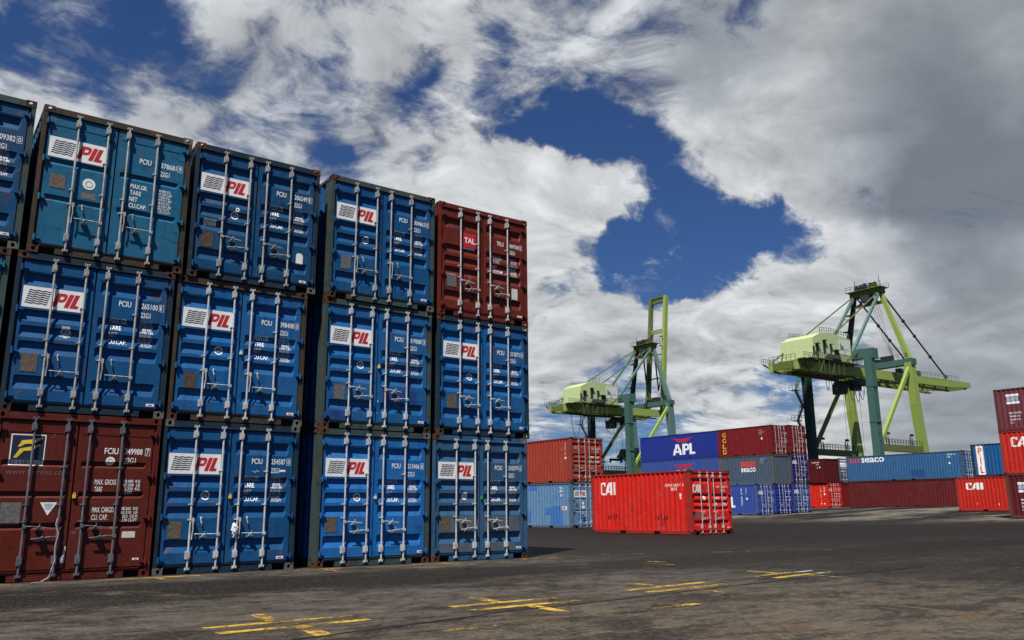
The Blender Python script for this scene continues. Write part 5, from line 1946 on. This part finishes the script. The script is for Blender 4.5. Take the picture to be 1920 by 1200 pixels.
    def landings(mb):
        for zz in (36.5, 39.5, 43):
            f = (zz - 31.8) / 15.8
            q = Vector(P(15.4, HY, 31.8)).lerp(Vector(ap[1]), f)
            mb.box(q.x - 1.8, q.x - .6, q.y - .8, q.y + .8, q.z, q.z + .12)
            rail(mb, (q.x - 1.8, q.y - .8, q.z), (q.x - .6, q.y - .8, q.z), 2)
    part('landing', landings, M_DGEAR)

    # trolley, cab and festoon under the girder
    def trolley(mb):
        mb.box(2.6, 6.8, -2.6, 2.6, 25.9 - Z, 27.0 - Z)
        mb.box(3.4, 5.6, -1.8, -.2, 24.9 - Z, 25.9 - Z)
        mb.box(1.9, 2.7, -2.4, 2.4, 26.1 - Z, 26.7 - Z)
    tro = part('trolley', trolley, M_DGEAR)

    def cab(mb):
        mb.extrude([(-.6, 23.9 - Z), (1.2, 23.9 - Z), (1.6, 24.6 - Z), (1.6, 26.0 - Z), (-.6, 26.0 - Z)], -1.1, 1.1)
    part('operator_cab', cab, M_DGEAR, tro)

    def festoon(mb):
        mb.beam(P(-12.5, -3.6, 26.1), P(3.5, -3.6, 26.5), .2)
        rg = random.Random(5)
        spans = ((-9.8, 2.6), (-7.0, 2.2), (-2.0, 4.0), (-.2, 4.2), (1.4, 3.6)) if not raised else ((-16.5, 5.6), (-13.0, 5.0), (-5.0, 3.6), (-2.5, 4.2), (-.3, 3.0), (1.0, 2.4), (2.0, 2.0), (3.0, 2.3))
        for a, dp in spans:
            wd = 1.2 if dp < 3 else 2.2
            if raised and dp > 4.5:
                wd = 3.2
            if raised and a > 0:
                wd = .8
            mb.tube([P(a + wd * k / 10, -3.6, 26.2 - dp * math.sin(math.pi * k / 10) ** .7) for k in range(11)], .075, 5)
        for q in range(7):
            mb.tube([P(-9 + q * .9, -3.6, 26.3), P(-8.7 + q * .9, -3.6, 25.4 - rg.random() * .7), P(-8.3 + q * .9, -3.6, 26.3)], .07, 5)
    part('cable_festoon', festoon, M_DGEAR)
    zl = 16.4 if raised else 6.5
    part('hoist_rope', lambda mb: [mb.tube([P(qx, qy, 26), P(qx, qy, zl)], .035, 4) for qx in (3.4, 5.4) for qy in (-1.2, 1.2)], M_ROPE)

    def spreader(mb):
        mb.extrude([(2.6, zl - .2 - Z), (6.2, zl - .2 - Z), (5.9, zl + .8 - Z), (4.8, zl + 2.2 - Z), (4.3, zl + 2.2 - Z), (3.6, zl + .9 - Z)], -.8, .8)
        mb.box(2.2, 6.6, -3.0, -2.5, zl - .8 - Z, zl - .2 - Z)
        mb.box(2.2, 6.6, 2.5, 3.0, zl - .8 - Z, zl - .2 - Z)
        mb.box(3.4, 5.4, -2.5, 2.5, zl - .7 - Z, zl - .25 - Z)
        for q in (2.2, 6.2):
            for s in (-3.0, 2.6):
                mb.box(q, q + .4, s, s + .4, zl - 1.3 - Z, zl - .8 - Z)
    part('spreader', spreader, DARKG)

    # hinged boom
    if not raised:
        for sy in (-1, 1):
            part('boom', lambda mb: (mb.beam(P(xh + .3, sy * 2.9, 28.65), P(40.0, sy * 2.9, 29.0), .9, 1.75), mb.beam(P(40.0, sy * 2.9, 29.0), P(49.5, sy * 2.9, 29.35), .9, 1.7, h2=1.15)), LIME)

        def bties(mb):
            for q in (18.5, 23, 28, 33, 38, 43, 49.2):
                mb.beam(P(q, -2.45, 28.9), P(q, 2.45, 28.9), .45, .9)
            mb.box(17.0, 41.0, -2.4, -1.95, 27.3 - Z, 27.7 - Z)
            mb.box(17.0, 41.0, 1.95, 2.4, 27.3 - Z, 27.7 - Z)
            for q in (20, 25, 30, 35, 40):
                mb.beam(P(q, -2.2, 28.6), P(q, -2.2, 27.6), .3)
                mb.beam(P(q, 2.2, 28.6), P(q, 2.2, 27.6), .3)
        part('boom_ties', bties, LIMED)

        def brails(mb):
            rail(mb, P(18, -3.5, 29.55), P(44, -3.5, 29.95), 22, 1.0, .06)
            rail(mb, P(18, 3.5, 29.55), P(44, 3.5, 29.95), 22, 1.0, .06)
        part('boom_handrail', brails, M_RAILC)

        def bgear(mb):
            mb.box(24.5, 27.5, -3.2, -2.2, 29.6 - Z, 30.8 - Z)
            mb.box(18.5, 20.2, -3.3, -2.3, 29.5 - Z, 30.6 - Z)
            mb.beam(P(38.8, -2.9, 29.9), P(39.6, -2.9, 30.9), .4)
            mb.beam(P(38.8, 2.9, 29.9), P(39.6, 2.9, 30.9), .4)
        part('boom_gear', bgear, TEAL)
        for sy in (-1, 1):
            part('forestay', lambda mb: (mb.beam(ap[sy], P(39.2, sy * 2.9, 30.3), .26), [mb.beam(Vector(ap[sy]).lerp(Vector(P(39.2, sy * 2.9, 30.3)), f), Vector(ap[sy]).lerp(Vector(P(39.2, sy * 2.9, 30.3)), f + .02), .5) for f in (.33, .5, .74)]), DARKG)
        part('luffing_rope', lambda mb: [mb.tube([P(14.6, -2 + k * .7, 46.5), P(19.5 + k * .7, -2.2 + k * .3, 30.5)], .035, 4) for k in range(5)], M_ROPE)
    else:
        tops = {}
        for sy in (-1, 1):
            a, b = Vector(P(17.4, sy * 2.9, 28.6)), Vector(P(20.9, sy * 2.9, 63.0))
            tops[sy] = (a, b)
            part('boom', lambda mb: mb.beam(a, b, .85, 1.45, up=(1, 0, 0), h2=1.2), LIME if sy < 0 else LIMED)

        def bties(mb):
            for f in (.12, .3, .5):
                mb.beam(tops[-1][0].lerp(tops[-1][1], f) + Vector((0, .5, 0)), tops[1][0].lerp(tops[1][1], f) - Vector((0, .5, 0)), .3, .3, LIMED)
            for f in (.69, .71):
                mb.beam(tops[-1][0].lerp(tops[-1][1], f) + Vector((0, .5, 0)), tops[1][0].lerp(tops[1][1], f) - Vector((0, .5, 0)), .45, .45, LIME)
            for f in (.955, .998):
                mb.beam(tops[-1][0].lerp(tops[-1][1], f) + Vector((0, .5, 0)), tops[1][0].lerp(tops[1][1], f) - Vector((0, .5, 0)), .8, .4, LIMED)
            for k in range(6):
                q0 = tops[-1][0].lerp(tops[1][0], k / 6)
                q1 = tops[-1][1].lerp(tops[1][1], (k + 1) / 6)
                mb.beam(tops[-1][0].lerp(tops[-1][1], .955).lerp(tops[1][0].lerp(tops[1][1], .955), .08 + .84 * k / 6),
                        tops[-1][0].lerp(tops[-1][1], .995).lerp(tops[1][0].lerp(tops[1][1], .995), .08 + .84 * (k + 1) / 6), .3, .3, LIMED)
            rail(mb, tops[-1][1] + Vector((0, 0, .1)), tops[1][1] + Vector((0, 0, .1)), 6, 1.0, .06)
        part('boom_ties', bties, LIMED)

        def bgear(mb):
            for f in (.42, .56, .64):
                q = tops[-1][0].lerp(tops[-1][1], f)
                mb.box(q.x - 1.6, q.x - .9, q.y - .2, q.y + .6, q.z, q.z + .15)
                mb.beam((q.x - 1.5, q.y, q.z), (q.x - 1.5, q.y, q.z + 1.2), .08)
            q = tops[1][0].lerp(tops[1][1], .2)
            for k in range(9):
                z_ = 33 + k * 3.0
                mb.beam(P(16.6 + k * .3, 2.0, z_), P(16.6 + k * .3, 1.2, z_), .08)
        part('boom_gear', bgear, M_DGEAR)
        # folded forestays hanging from the mast head
        for sy in (-1, 1):
            part('forestay', lambda mb: (mb.beam(P(15.8, sy * 2.2, 46.8), P(16.9, sy * 2.2, 35.0), .3), mb.beam(P(16.9, sy * 2.2, 35.0), P(18.8, sy * 2.6, 43.5), .2)), DARKG)
        part('luffing_rope', lambda mb: [mb.tube([P(14.8, -1 + k * .5, 48.2), P(20.2, -.8 + k * .4, 60.6)], .03, 4) for k in range(4)], M_ROPE)
    return root


crane(144.0, 83.3, ground_z(144, 83.3), False, 'lime and teal quay crane with its boom lowered, nearer and right of the other')
crane(142.0, 150.4, ground_z(142, 150.4), True, 'lime and teal quay crane with its boom raised upright, farther and left of the other')
